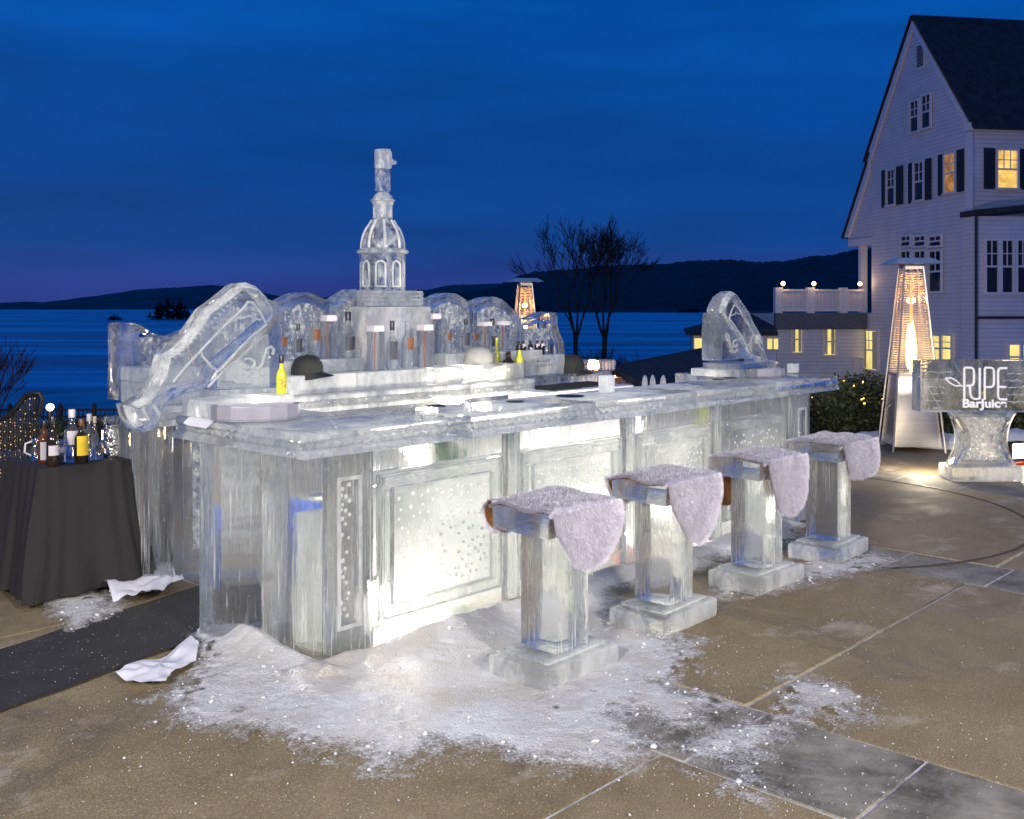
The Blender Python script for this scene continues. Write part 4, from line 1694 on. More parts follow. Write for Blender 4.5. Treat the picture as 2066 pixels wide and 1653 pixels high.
for k in range(8):
    a = 2 * pi * (k + .5) / 8 + sq8 * 0
    ca, sa = cos(a + sq8 * 0), sin(a)
    ap = .172 * cos(pi / 8)
    nx, ny = cos(2 * pi * k / 8 + pi / 4 * 0 + 0), sin(2 * pi * k / 8)
    tx, ty = -ny, nx
    pts = []
    w_ = .036
    for (u, z) in [(-w_, .03), (-w_, .10), (-w_, .185)] + [(-w_ * cos(pi * j / 6), .185 + w_ * sin(pi * j / 6)) for j in range(1, 6)] + [(w_, .185), (w_, .10), (w_, .03), (-w_, .03)]:
        pts.append((nx * (ap + .002) + tx * u, ny * (ap + .002) + ty * u, z))
    MB().tube(pts, .0075, 6).build('window_arch', ICE_FROST, tw)
    a2 = 2 * pi * k / 8 + sq8
    MB().tube([(.173 * cos(a2), .173 * sin(a2), 0), (.173 * cos(a2), .173 * sin(a2), .275)], .009, 6).build('corner_post', ICE_TRIM, tw)
MB().box(-.052, .052, -.035, .035, .754, .925).build('flag_pole', ICE_TOWER, tw, bevel=.010)
fl = MB()
fl.prism([(-.055, .927), (-.058, 1.075), (.045, 1.085), (.062, 1.06), (.066, 1.012), (.115, .995), (.112, .972), (.070, .968), (.055, .93)], -.035, .035, 'y')
fl.build('flag', ICE_EDGE, tw, bevel=.008, rough=.004)

# ================================================================== bottle sculptures
def q1(x, y, t):
    return SZ(200 + x / 3.443, 540 + y / 3.443, t)


TS = .93
bot_px = [(138, 950), (205, 930), (262, 895), (320, 815), (372, 740), (392, 660), (405, 602), (470, 560), (545, 490), (622, 392), (690, 292), (775, 232), (850, 170), (922, 112), (990, 102), (1062, 130), (1130, 200), (1188, 300), (1160, 385), (1080, 455), (1000, 532), (890, 622), (785, 716), (735, 800), (690, 842), (600, 868), (545, 882), (460, 930), (400, 1000), (385, 1080), (350, 1125), (290, 1138), (215, 1120), (165, 1040)]
bot = [q1(x, y, TS) for x, y in bot_px]
bot = [(s, z) for s, z in bot]
fin_px = [(1196, 330), (1212, 520), (1213, 828), (980, 838), (742, 848), (790, 730), (900, 630), (1080, 470)]
fin = [q1(x, y, TS) for x, y in fin_px]


def sculpture(tc_, mirror, label):
    m = (lambda s: 4.52 - s) if mirror else (lambda s: s)
    s0 = m(.15)
    zb = fin[2][1]
    r = empty('ice_bottle_sculpture', W(s0, tc_, zb), ANG, label, 'ice sculpture', 'tilted ice bottle sculptures on the bar')
    L = lambda pts: [(m(s) - s0, z - zb) for s, z in pts]
    th = .088
    # bottle: rounded thick slab, thinner towards the rim
    P = L(bot)
    cxs, czs = sum(p[0] for p in P) / len(P), sum(p[1] for p in P) / len(P)
    mb = MB()
    n = len(P)
    cen = []
    # inset by moving points along inward normals
    area = sum(P[i][0] * P[(i + 1) % n][1] - P[(i + 1) % n][0] * P[i][1] for i in range(n))
    sg = 1 if area > 0 else -1

    def inset(P, d):
        out = []
        for i in range(len(P)):
            a, b = Vector(P[i - 1]), Vector(P[(i + 1) % len(P)])
            e = (b - a).normalized()
            nr = Vector((-e.y, e.x)) * sg
            out.append(tuple(Vector(P[i]) + nr * d))
        return out
    layers = [(-th, .034), (-th * .96, .030), (-th * .48, .003), (-th * .40, 0), (th * .40, 0), (th * .96, .030), (th, .034)]
    vs, fs = [], []
    for t_, d in layers:
        vs += [(a, t_, b) for a, b in inset(P, d)]
    for k in range(len(layers) - 1):
        for i in range(n):
            j = (i + 1) % n
            fs.append((k * n + i, k * n + j, (k + 1) * n + j, (k + 1) * n + i))
    fs.append(tuple(range(n)))
    fs.append(tuple(range((len(layers) - 1) * n, len(layers) * n)))
    mb.quad_add(vs, fs)
    bo = mb.build('bottle', ICE_CARVE, r, ang=22, rough=.0015)
    bo.data.materials.append(ICE_EDGE)
    for fi in list(range(n, 2 * n)) + list(range(4 * n, 5 * n)):
        bo.data.polygons[fi].material_index = 1

    def Lp(pts):
        return [(m(q1(x, y, TS)[0]) - s0, q1(x, y, TS)[1] - zb) for x, y in pts]

    def line(mb, pts, rad):
        mb.tube([(a, -th - .002, b) for a, b in Lp(pts)], rad, 6)
    # raised label outlines and swirls on the side of the bottle
    for pts, rad in (
            ([(640, 575), (780, 430), (930, 290), (965, 240), (1000, 245), (1045, 300), (1085, 370), (1095, 395), (1000, 470), (900, 570), (790, 690), (765, 712), (720, 690), (655, 612), (640, 575)], .0075),
            ([(875, 345), (930, 350), (980, 335), (1015, 355), (1060, 362)], .006),
            ([(450, 790), (560, 660), (640, 580)], .007),
            ([(690, 825), (790, 725)], .006),
            ([(240, 965), (262, 1010), (282, 1050)], .009),
            ([(315, 945), (340, 985), (355, 1015)], .009)):
        mb = MB()
        line(mb, pts, rad)
        mb.build('carved_line', ICE_LINE, bo)
    mb = MB()
    rg = random.Random(3)
    for k in range(16):
        q = k / 16
        x, y = 440 + (880 - 440) * q, 600 - (600 - 165) * q
        mb.tube([(a, t_, b) for (a, b), t_ in zip(Lp([(x + 34, y + 26), (x + 22, y + 14)]), (-th - .003, -th + .012))], .005, 5)
    mb.build('rib_relief', ICE_LINE, bo)['kind'] = 'stuff'
    fo = MB().prism(L(fin), -.082, .10, 'y').build('support_fin', ICE_CLEAR, r, bevel=.012, seg=3, rough=.003)
    mb = MB()
    for pts in ([(940, 640), (965, 625), (1010, 640), (1020, 665), (1000, 690), (965, 705), (945, 690), (958, 670)], [(1000, 690), (1040, 700), (1070, 670), (1085, 610), (1100, 560), (1130, 545), (1150, 570), (1140, 600)]):
        mb.tube([(a, -.085, b) for a, b in Lp(pts)], .009, 6)
    for (x, y) in ((945, 735), (975, 752), (1010, 760), (1045, 752), (1072, 735), (1120, 620), (1105, 590)):
        (a, b), = Lp([(x, y)])
        mb.ball((a, -.085, b), .009, 8, 5)
    mb.build('scroll_relief', ICE_LINE, fo)
    return r


sculpture(.93, False, 'large ice bottle tilted neck-down over the left end of the counter')
sculpture(.62, True, 'ice bottle leaning on a rounded upright fin at the right end of the counter')
p1 = empty('ice_pedestal', W(.09, .86, 1.102), ANG, 'clear ice block pedestal under the tilted bottle on the left', 'ice pedestal')
MB().box(-.255, .255, -.11, .13, 0, .092).build('block', ICE_STEP, p1, bevel=.012, rough=.003)
p2 = empty('ice_pedestal', W(4.55, .58, 1.102), ANG, 'wide low ice pedestal under the bottle with the upright fin on the right', 'ice pedestal')
oct_ = [(.42 * cos(a) * 1.05, .24 * sin(a)) for a in [2 * pi * k / 14 for k in range(14)]]
MB().prism(oct_, .062, .105, 'z').build('ring_block', ICE_CARVE, p2, bevel=.01, rough=.003)
MB().box(-.40, .12, -.16, .22, 0, .06).build('block', ICE_STEP, p2, bevel=.012, rough=.003)
MB().lathe([(.045, 0), (.05, .03), (.045, .06)], 14, c=(-.22, -.22, 0)).build('foot_knob', ICE_CLEAR, p2)

# faceted frosted trays standing before the sculptures
TRAY = pm('frosted_tray', (.34, .34, .40), .3, var=.12, scale=8, bmp=.1, trans=.25)


def tray(s, t, a0, rad, h, label):
    r = empty('faceted_tray', W(s, t, 1.104), ANG + a0, label, 'tray')
    pts = [(rad * 1.15 * cos(pi * k / 7 + pi), rad * .8 * sin(pi * k / 7 + pi)) for k in range(8)] + [(rad * 1.15, .05), (-rad * 1.15, .05)]
    inn = [(p[0] * .88, p[1] * .88) for p in pts]
    MB().ring(pts, inn, .006, h, 'z').build('facets', TRAY, r, bevel=.004, smooth=False)
    MB().prism([(p[0] * .985, p[1] * .985) for p in pts], 0, .005, 'z').build('bottom', TRAY, r, smooth=False)
    MB().prism(inn, h * .5, h * .78, 'z').build('ice_fill', ICE_FROST, r, smooth=False)


tray(.02, .60, -.45, .185, .072, 'frosted faceted half-round tray before the left ice bottle')
tray(4.52, .33, -.25, .15, .06, 'frosted faceted half-round tray before the right ice sculpture')
# small ice blocks and glass rings on the counter
def place_block(px, py, w, h, label, z=1.102, mat=ICE_FROST):
    s, t = ST(px, py, z)
    tag(MB().box(-w / 2, w / 2, -w * .3, w * .3, 0, h).build('ice_cube', mat, None, W(s, t, z), ANG, bevel=.006), label, 'ice block')


place_block(1224, 792, .10, .11, 'small frosted ice block standing on the middle of the counter')
place_block(1600, 752, .10, .075, 'small frosted ice block near the right end of the counter')
HOLE = pm('dark_hole', (.02, .022, .02), .15, bmp=0)
for (px, py, rad, lab) in ((880, 820, .055, 'dark round hole in the counter left of the others'), (1040, 811, .055, 'dark round hole in the counter near its middle'), (1150, 800, .09, 'flat dark sheet lying on the counter'), (1448, 766, .05, 'left one of the three rings by the right sculpture'), (1472, 763, .06, 'middle one of the three rings by the right sculpture'), (1530, 759, .05, 'right one of the three rings by the right sculpture')):
    s, t = ST(px, py, 1.104)
    tag(MB().lathe([(rad, 0), (rad, .004), (rad * .86, .0045), (rad * .84, .001)], 22).build('counter_ring', HOLE, None, W(s, t, 1.1045), ANG), lab, 'ring')

# ================================================================== bottles, gift tubes and caps
GLASS = ice('bottle_glass', .02, .01, 0, see=.25, bub=False, tint=(.97, .985, .98), cloud=6)
BLACKC = pm('black_cap', (.015, .015, .018), .3, bmp=0)
DLABEL = pm('dark_label', (.03, .032, .05), .5, var=.4, scale=40, bmp=0)
BRLABEL = pm('copper_label', (.13, .045, .014), .45, var=.35, scale=30, bmp=0)
WLABEL = pm('white_label', (.50, .48, .52), .5, var=.08, bmp=0)
YEL = pm('yellow_juice', (.62, .60, .035), .25, var=.06, bmp=0, spec=.6)
YELG = pm('yellow_green_glass', (.42, .42, .05), .12, var=.3, bmp=0, trans=.5)
DKGL = pm('dark_bottle_glass', (.018, .012, .008), .06, var=.3, bmp=0, spec=.7)
AMB = pm('amber_spirit', (.10, .035, .01), .08, var=.3, bmp=0, spec=.6)
YLAB = pm('yellow_label', (.86, .60, .03), .45, var=.1, bmp=0)
LEMON = pm('lemon_label', (.62, .50, .06), .5, var=.6, scale=60, bmp=0)
ORST = pm('orange_stripe', (.20, .05, .015), .5, bmp=0)

BODY = {
    'round': [(.0, 0), (.036, .0), (.040, .006), (.040, .125), (.037, .150), (.022, .178), (.0155, .195), (.0145, .235), (.016, .238)],
    'tall': [(.0, 0), (.034, .0), (.037, .006), (.037, .16), (.034, .18), (.018, .205), (.014, .22), (.013, .265), (.0145, .268)],
    'flask': [(.0, 0), (.040, .0), (.044, .01), (.048, .07), (.044, .11), (.028, .14), (.016, .16), (.014, .18), (.015, .182)],
    'short': [(.0, 0), (.028, .0), (.030, .005), (.030, .085), (.026, .10), (.013, .118), (.012, .135), (.013, .137)],
    'wine': [(.0, 0), (.035, .0), (.038, .006), (.038, .16), (.034, .19), (.018, .225), (.0145, .24), (.014, .29), (.0155, .295)],
}


def bottle(loc, h, kind, glass, cap, label, cat='bottle', group=None, lab=None, labz=(.3, .62), caph=.10, wide=1.0, rot=0.0, neckband=None):
    prof = BODY[kind]
    k = h * (1 - caph) / prof[-1][1]
    kr = k * wide
    r = empty('bottle', loc, ANG + rot, label, cat, group)
    pf = [(a * kr, b * k) for a, b in prof]
    pf[0] = (.0005, 0)
    MB().lathe(pf, 20).build('glass', glass, r, ang=50)
    top = pf[-1]
    if cap:
        MB().lathe([(top[0] * 1.12, top[1] - h * .055), (top[0] * 1.15, h * .985), (top[0] * 1.0, h)], 14).build('cap', cap, r, ang=40)
    if lab:
        zb = pf[-1][1]
        rr_ = max(a for a, b in pf) + .0012
        mb = MB()
        n = 14
        vs, fs = [], []
        z0, z1 = h * labz[0], h * labz[1]
        a0, a1 = -pi / 2 - 1.05 - ANG * 0, -pi / 2 + 1.05
        for i in range(n + 1):
            a = a0 + (a1 - a0) * i / n
            for (q, z) in ((rr_, z0), (rr_, z1)):
                vs.append((q * cos(a), q * sin(a), z))
        for i in range(n):
            fs.append((2 * i, 2 * i + 2, 2 * i + 3, 2 * i + 1))
        mb.quad_add(vs, fs)
        mb.build('label', lab, r)
    return r


def gift_tube(loc, h, w, label, group=None):
    r = empty('gift_tube', loc, ANG, label, 'gift box', group)
    MB().box(-w / 2, w / 2, -w / 2, w / 2, 0, h * .86).build('clear_box', GLASS, r, bevel=.004)
    MB().box(-w / 2 - .001, w / 2 + .001, -w / 2 - .001, w / 2 + .001, h * .861, h).build('lid', WLABEL, r, bevel=.003)
    MB().box(-w / 2 - .003, -w / 2 + .006, -w / 2 - .003, -w / 2 - .0012, .01, h * .85).build('side_stripe', ORST, r, smooth=False)
    MB().lathe([(.0005, .004), (w * .36, .004), (w * .36, h * .5), (w * .14, h * .62), (w * .13, h * .8)], 14).build('inner_bottle', GLASS, r)
    return r


def c2(x, y):
    return 500 + x / 2.951, 540 + y / 2.951


def on(px, t, z):
    s, _ = SZ(px, 700, t)
    return W(s, t, z + .0015)


def hgt(px, t, z, ytop):
    s, zt = SZ(px, ytop, t)
    return zt - z


Z2, Z1 = 1.288, 1.20
BG = 'bottles displayed on the ice back bar'
specs = [
    # x in crop, y top, tier, kind
    (205, 340, 2, 'br', 'clear bottle with copper label just behind the left yellow juice bottle'),
    (300, 335, 2, 'bk', 'clear bottle with black cap behind the left black baseball cap'),
    (395, 270, 2, 'br', 'clear bottle with tilted copper label left of the first tall gift tube'),
    (480, 285, 2, 'gt', 'tall clear gift tube with white lid on the left shelf'),
    (597, 265, 2, 'rd', 'round shouldered bottle with black cap and dark label left of the tower pedestal'),
    (760, 345, 1, 'gt', 'clear gift tube with white lid before the left side of the tower pedestal'),
    (860, 318, 1, 'bk', 'clear bottle with black cap and dark label before the middle of the tower pedestal'),
    (950, 320, 1, 'br', 'clear bottle with copper label before the tower pedestal'),
    (1055, 340, 1, 'gt', 'clear gift tube with white lid before the right side of the tower pedestal'),
    (1042, 250, 2, 'rd', 'bottle with black neck partly behind the gift tubes right of the tower'),
    (1105, 275, 2, 'gt', 'tallest gift tube just right of the tower pedestal'),
    (1190, 320, 2, 'br', 'clear bottle with copper label in front of the first right scallop'),
    (1297, 305, 2, 'bk', 'clear bottle with black cap and dark label behind the grey baseball cap'),
    (1345, 330, 2, 'br', 'clear bottle with copper label right behind the grey baseball cap'),
    (1410, 325, 2, 'gt', 'clear gift tube with white lid, left one of the pair at the right scallop'),
    (1457, 305, 2, 'rd', 'round bottle with black cap between the two right gift tubes'),
    (1515, 320, 2, 'gt', 'clear gift tube with white lid, right one of the pair at the right scallop'),
]
for (x, y, tier, kd, lab) in specs:
    px, py = c2(x, y)
    t, z = (2.13, Z2) if tier == 2 else (1.92, Z1)
    L = on(px, t, z)
    h = hgt(px, t, z, py)
    if kd == 'gt':
        gift_tube(L, h, .088, lab, BG)
    elif kd == 'br':
        bottle(L, h, 'tall', GLASS, GLASS, lab, group=BG, lab=BRLABEL, labz=(.40, .64), wide=1.05, rot=.35)
    elif kd == 'bk':
        bottle(L, h, 'tall', GLASS, BLACKC, lab, group=BG, lab=DLABEL, labz=(.2, .58), caph=.14, wide=.95)
    else:
        bottle(L, h, 'round', GLASS, BLACKC, lab, group=BG, lab=DLABEL, labz=(.16, .46), caph=.14, wide=1.0)
# juice bottles
JG = 'yellow juice bottles'
px, py = c2(200, 520)
bottle(W(*SZ(px, 0, .72)[:1], .72, 1.2) if False else W(SZ(px, 700, .80)[0], .80, 1.196), SZ(px, py, .80)[1] - 1.196, 'round', YEL, BLACKC, 'bright yellow juice bottle on the pedestal right of the tilted ice bottle', group=JG, lab=LEMON, labz=(.14, .40), caph=.16, wide=.95)
s_, t_ = 3.50, 1.98
px, py = c2(1617, 455)
s_ = SZ(px, 700, 1.96)[0]
bottle(W(s_, 1.96, 1.077), SZ(px, py, 1.96)[1] - 1.077, 'round', YEL, BLACKC, 'bright yellow juice bottle at the right end of the back bar', group=JG, lab=LEMON, labz=(.14, .40), caph=.14, wide=.85)
px, py = c2(1482, 415)
s_ = SZ(px, 700, 2.02)[0]
bottle(W(s_, 2.02, 1.077), SZ(px, py, 2.02)[1] - 1.077, 'wine', YELG, YELG, 'slim yellow-green wine bottle left of the dark flask bottle', lab=None, wide=.85)
px, py = c2(1551, 500)
s_ = SZ(px, 700, 1.93)[0]
bottle(W(s_, 1.93, 1.077), SZ(px, py, 1.93)[1] - 1.077, 'flask', DKGL, DKGL, 'dark round-shouldered flask bottle left of the right yellow juice bottle', wide=1.15)
# ice block with engraved specks that carries small dark bottles
s0 = SZ(1052, 700, 2.05)[0]
s1 = SZ(1131, 700, 2.05)[0]
ib = empty('ice_block', W((s0 + s1) / 2, 2.05, 1.076), ANG, 'grey cloudy ice block with engraved marks at the right end of the back bar', 'ice block')
zt = SZ(1090, 716, 2.05)[1] - 1.076
w_ = (s1 - s0) / 2
MB().box(-w_, w_, -.05, .14, 0, zt).build('block', ICE_STEP, ib, bevel=.008, rough=.002)
mb = MB()
rg = random.Random(8)
for j, n in ((0, 5), (1, 6)):
    for i in range(n):
        x = -w_ * .45 + i * .035
        z = zt * (.66 - .25 * j)
        for k in range(2):
            mb.box(x + rg.uniform(0, .012), x + .016 + rg.uniform(0, .01), -.053, -.051, z + k * .011, z + k * .011 + .005)
mb.build('engraved_marks', HOLE, ib, smooth=False)
for i, (x, lab) in enumerate(((1612, 'leftmost small dark bottle on the right ice block'), (1640, 'second small dark bottle from the left on the right ice block'), (1683, 'middle small dark bottle with pale label on the right ice block'), (1722, 'second small dark bottle from the right on the right ice block'), (1752, 'rightmost small dark bottle on the right ice block'))):
    px, py = c2(x, 443)
    s_ = SZ(px, 700, 2.08)[0]
    zb = 1.076 + zt + .001
    bottle(W(s_, 2.08, zb), max(.12, SZ(px, py, 2.08)[1] - zb), 'short', DKGL, BLACKC, lab, group='small dark bottles on the right ice block', lab=WLABEL if i >= 1 else None, labz=(.62, .78) if i != 2 else (.2, .5), caph=.1)

CAPB = pm('black_cap_cloth', (.016, .018, .017), .8, var=.2, bmp=.15, bscale=400)
CAPG = pm('grey_cap_cloth', (.26, .26, .25), .8, var=.12, bmp=.15, bscale=400)


def ballcap(loc, rot, mat, label, sc_=1.0, logo=True, tilt=0.0):
    r = empty('baseball_cap', loc, rot, label, 'baseball cap')
    r.rotation_euler = (0, tilt, rot)
    vs, fs = [], []
    nu, nv = 24, 9
    for j in range(nv + 1):
        q = j / nv
        th = q * pi / 2
        for i in range(nu):
            a = 2 * pi * i / nu
            rx, ry = .098 * sc_, .082 * sc_
            bul = cos(th) ** .62
            vs.append((rx * cos(a) * bul * (1.0 if cos(a) > 0 else 1.03), ry * sin(a) * bul, .112 * sc_ * sin(th) ** .9 + .004 + (.012 * cos(a) * (1 - q))))
    for j in range(nv):
        for i in range(nu):
            i2 = (i + 1) % nu
            fs.append((j * nu + i, j * nu + i2, (j + 1) * nu + i2, (j + 1) * nu + i))
    MB().quad_add(vs, fs).build('crown', mat, r, clean=True)
    MB().ball((0, 0, .116 * sc_), .009, 8, 5, (1, 1, .6)).build('button', mat, r)

    def br(u, v):
        a = (u - .5) * pi * .92
        rr_ = 1 + v * .78 * cos(a) ** .8 if abs(a) < pi / 2 - .02 else 1
        return (.097 * sc_ * cos(a) * rr_ + .0, .083 * sc_ * sin(a) * (1 + .05 * v), .016 - .020 * v + .022 * v * 0 - .03 * (sin(a) ** 2) * v + .0)
    MB().grid(br, 18, 6).build('brim', mat, r)
    if logo:
        mb = MB()
        cx_, cz_ = .083 * sc_, .066 * sc_
        for (u0, u1, v0, v1) in ((-.003, .003, -.022, .024), (-.014, .014, -.003, .003), (-.010, .010, .010, .015), (-.012, .012, -.016, -.011), (-.018, -.013, -.008, .006), (.013, .018, -.008, .006)):
            mb.box(cx_ - .004 - abs(v0) * .3, cx_ + .002 - (v0 + v1) * .22, u0, u1, cz_ + v0, cz_ + v1)
        mb.build('emblem', WLABEL, r, smooth=False)
    return r


s_ = SZ(620, 700, 1.90)[0]
ballcap(W(s_ , 1.90, 1.2015), ANG - 1.05, CAPB, 'black baseball cap with small white emblem left of the tower', 1.12)
s_ = SZ(965, 700, 1.93)[0]
ballcap(W(s_, 1.93, 1.2015), ANG - .9, CAPG, 'pale grey baseball cap over the bright middle of the back bar', 1.22, False)
s_ = SZ(1150, 700, 2.02)[0]
ballcap(W(s_, 2.02, 1.078), ANG - 1.2, CAPB, 'plain black baseball cap at the far right end of the back bar', 1.35, False)
# black rubber mats on the back bar and the white sink cabinet below
RUB = pm('black_rubber', (.02, .02, .021), .7, var=.3, bmp=.5, bscale=60)
s0, s1 = SZ(1040, 760, 1.80)[0], SZ(1215, 760, 1.80)[0]
cb = empty('sink_cabinet', W((s0 + s1) / 2, 1.76, 0), ANG, 'white cabinet behind the counter under the black bar mats', 'cabinet')
w_ = (s1 - s0) / 2
MB().box(-w_, w_, -.30, .12, .03, .985).build('body', WHITEP, cb, bevel=.008)
for i in range(3):
    a = -w_ + .01 + i * (2 * w_ - .02) / 3
    MB().box(a + .006, a + (2 * w_ - .02) / 3 - .006, -.315, -.302, .08, .95).build('door', WHITEP, cb, bevel=.004)
for i, (dx, dy, w2, lab) in enumerate(((-.22, .0, .36, 'left black bar mat on the white cabinet'), (.24, .03, .42, 'right black bar mat on the white cabinet'))):
    mb = MB().box(dx - w2 / 2, dx + w2 / 2, -.22 + dy, .10 + dy, 0, .012)
    for k in range(14):
        x = dx - w2 / 2 + .02 + (w2 - .04) * k / 13
        mb.box(x - .006, x + .006, -.20 + dy, .08 + dy, .0121, .018)
    tag(mb.build('bar_mat', RUB, None, W((s0 + s1) / 2, 1.76, .9865), ANG, smooth=False), lab, 'bar mat')
# ice trough lit orange by its added lamp, candle box and three small ice tops
r = empty('ice_trough', at(1199, 748, 12.0), ANG, 'low rounded ice trough lit orange beyond the back bar', 'ice trough')
MB().box(-.20, .22, -.16, .16, 0, .13).build('trough', ICE_CARVE, r, bevel=.03, seg=3, rough=.004)
MB().box(-.05, .09, -.1, .1, -.9, -.002).build('foot', ICE_PIER, r, bevel=.01)
for i in range(6):
    MB().box(-.18 + i * .065, -.165 + i * .065, -.166, -.161, .015, .115).build('flute', ICE_FROST, r, smooth=False)
pc = at(1241, 772, 13.5)
r = empty('candle_lantern', pc, .3, 'small wooden box lantern with a warm candle light beyond the counter', 'lantern')
WOODB = pm('brown_wood', (.16, .08, .04), .6, var=.3, scale=10, bmp=.1)
MB().ring(rect(-.07, .07, -.07, .07), rect(-.055, .055, -.055, .055), 0, .07, 'z').build('box', WOODB, r, smooth=False)
MB().lathe([(.0005, .01), (.03, .012), (.03, .06), (.004, .075), (.001, .10)], 10).build('candle', emis('candle_glow', (1, .55, .2), 18), r)
MB().box(-.06, .06, -.06, .06, -1.2, -.002).build('post', WOODB, r, smooth=False)
lamp('candle_light', 'POINT', pc + Vector((0, -.05, .2)), 3, (1, .55, .2), .03)
for i, (px, lab) in enumerate(((1301, 'leftmost small ice tip just above the counter edge'), (1317, 'middle small ice tip just above the counter edge'), (1338, 'rightmost small ice tip just above the counter edge'))):
    p = at(px, 770, 9.6)
    mb = MB().lathe([(.03, -.06), (.028, .0), (.022, .03), (.014, .05), (.004, .062)], 10, c=(0, 0, 0)).lathe([(.03, -.98), (.03, -.061)], 8)
    tag(mb.build('ice_tip', ICE_FROST, None, p, .3 * i), lab, 'ice figure', 'small ice tips beyond the counter')

# ================================================================== stools with sheepskins
FURW = pm('sheepskin_wool', (.56, .54, .61), .9, var=.12, scale=30, bmp=.3, bscale=120, sheen=.3)
FURT = pm('sheepskin_shaded_top', (.40, .39, .45), .9, var=.2, scale=18, bmp=.3, bscale=120)  # upper side darker: the dim light from the sky is put into the colour
LEATH = pm('tan_leather', (.30, .13, .035), .7, var=.25, scale=14, bmp=.25, bscale=60)


def stool(s0, t0, label, dr=0.0):
    r = empty('ice_stool', W(s0 + .26, t0 + .17, .004), ANG + dr, label, 'bar stool', 'ice bar stools')
    MB().box(-.262, .262, -.168, .168, 0, .10).build('foot_block', ICE_BASE, r, bevel=.016, seg=3, rough=.004)
    MB().box(-.20, .20, -.135, .135, .1025, .116).build('foot_step', ICE_BASE, r, bevel=.005, rough=.002)
    MB().box(-.11, .11, -.11, .11, .1185, .652).build('column', ICE_PIER, r, bevel=.010, seg=2, rough=.002)
    MB().box(-.235, .225, -.168, .168,   .6545, .764).build('seat', ICE_SEAT, r, bevel=.012, seg=2, rough=.002)
    return r


stool_pos = [(.478, -.88), (1.415, -.827), (2.397, -.812), (3.345, -.807)]
slab_ = ['nearest ice stool, at the front end of the row', 'second ice stool from the front of the row', 'third ice stool from the front of the row', 'farthest ice stool, at the bar end by the shrubs']
st0 = stool(stool_pos[0][0], stool_pos[0][1], slab_[0])
for i in range(1, 4):
    a, b = stool_pos[i]
    dup(st0, W(a + .26, b + .17, .004), ANG + (.03, -.05, .04)[i - 1], slab_[i])


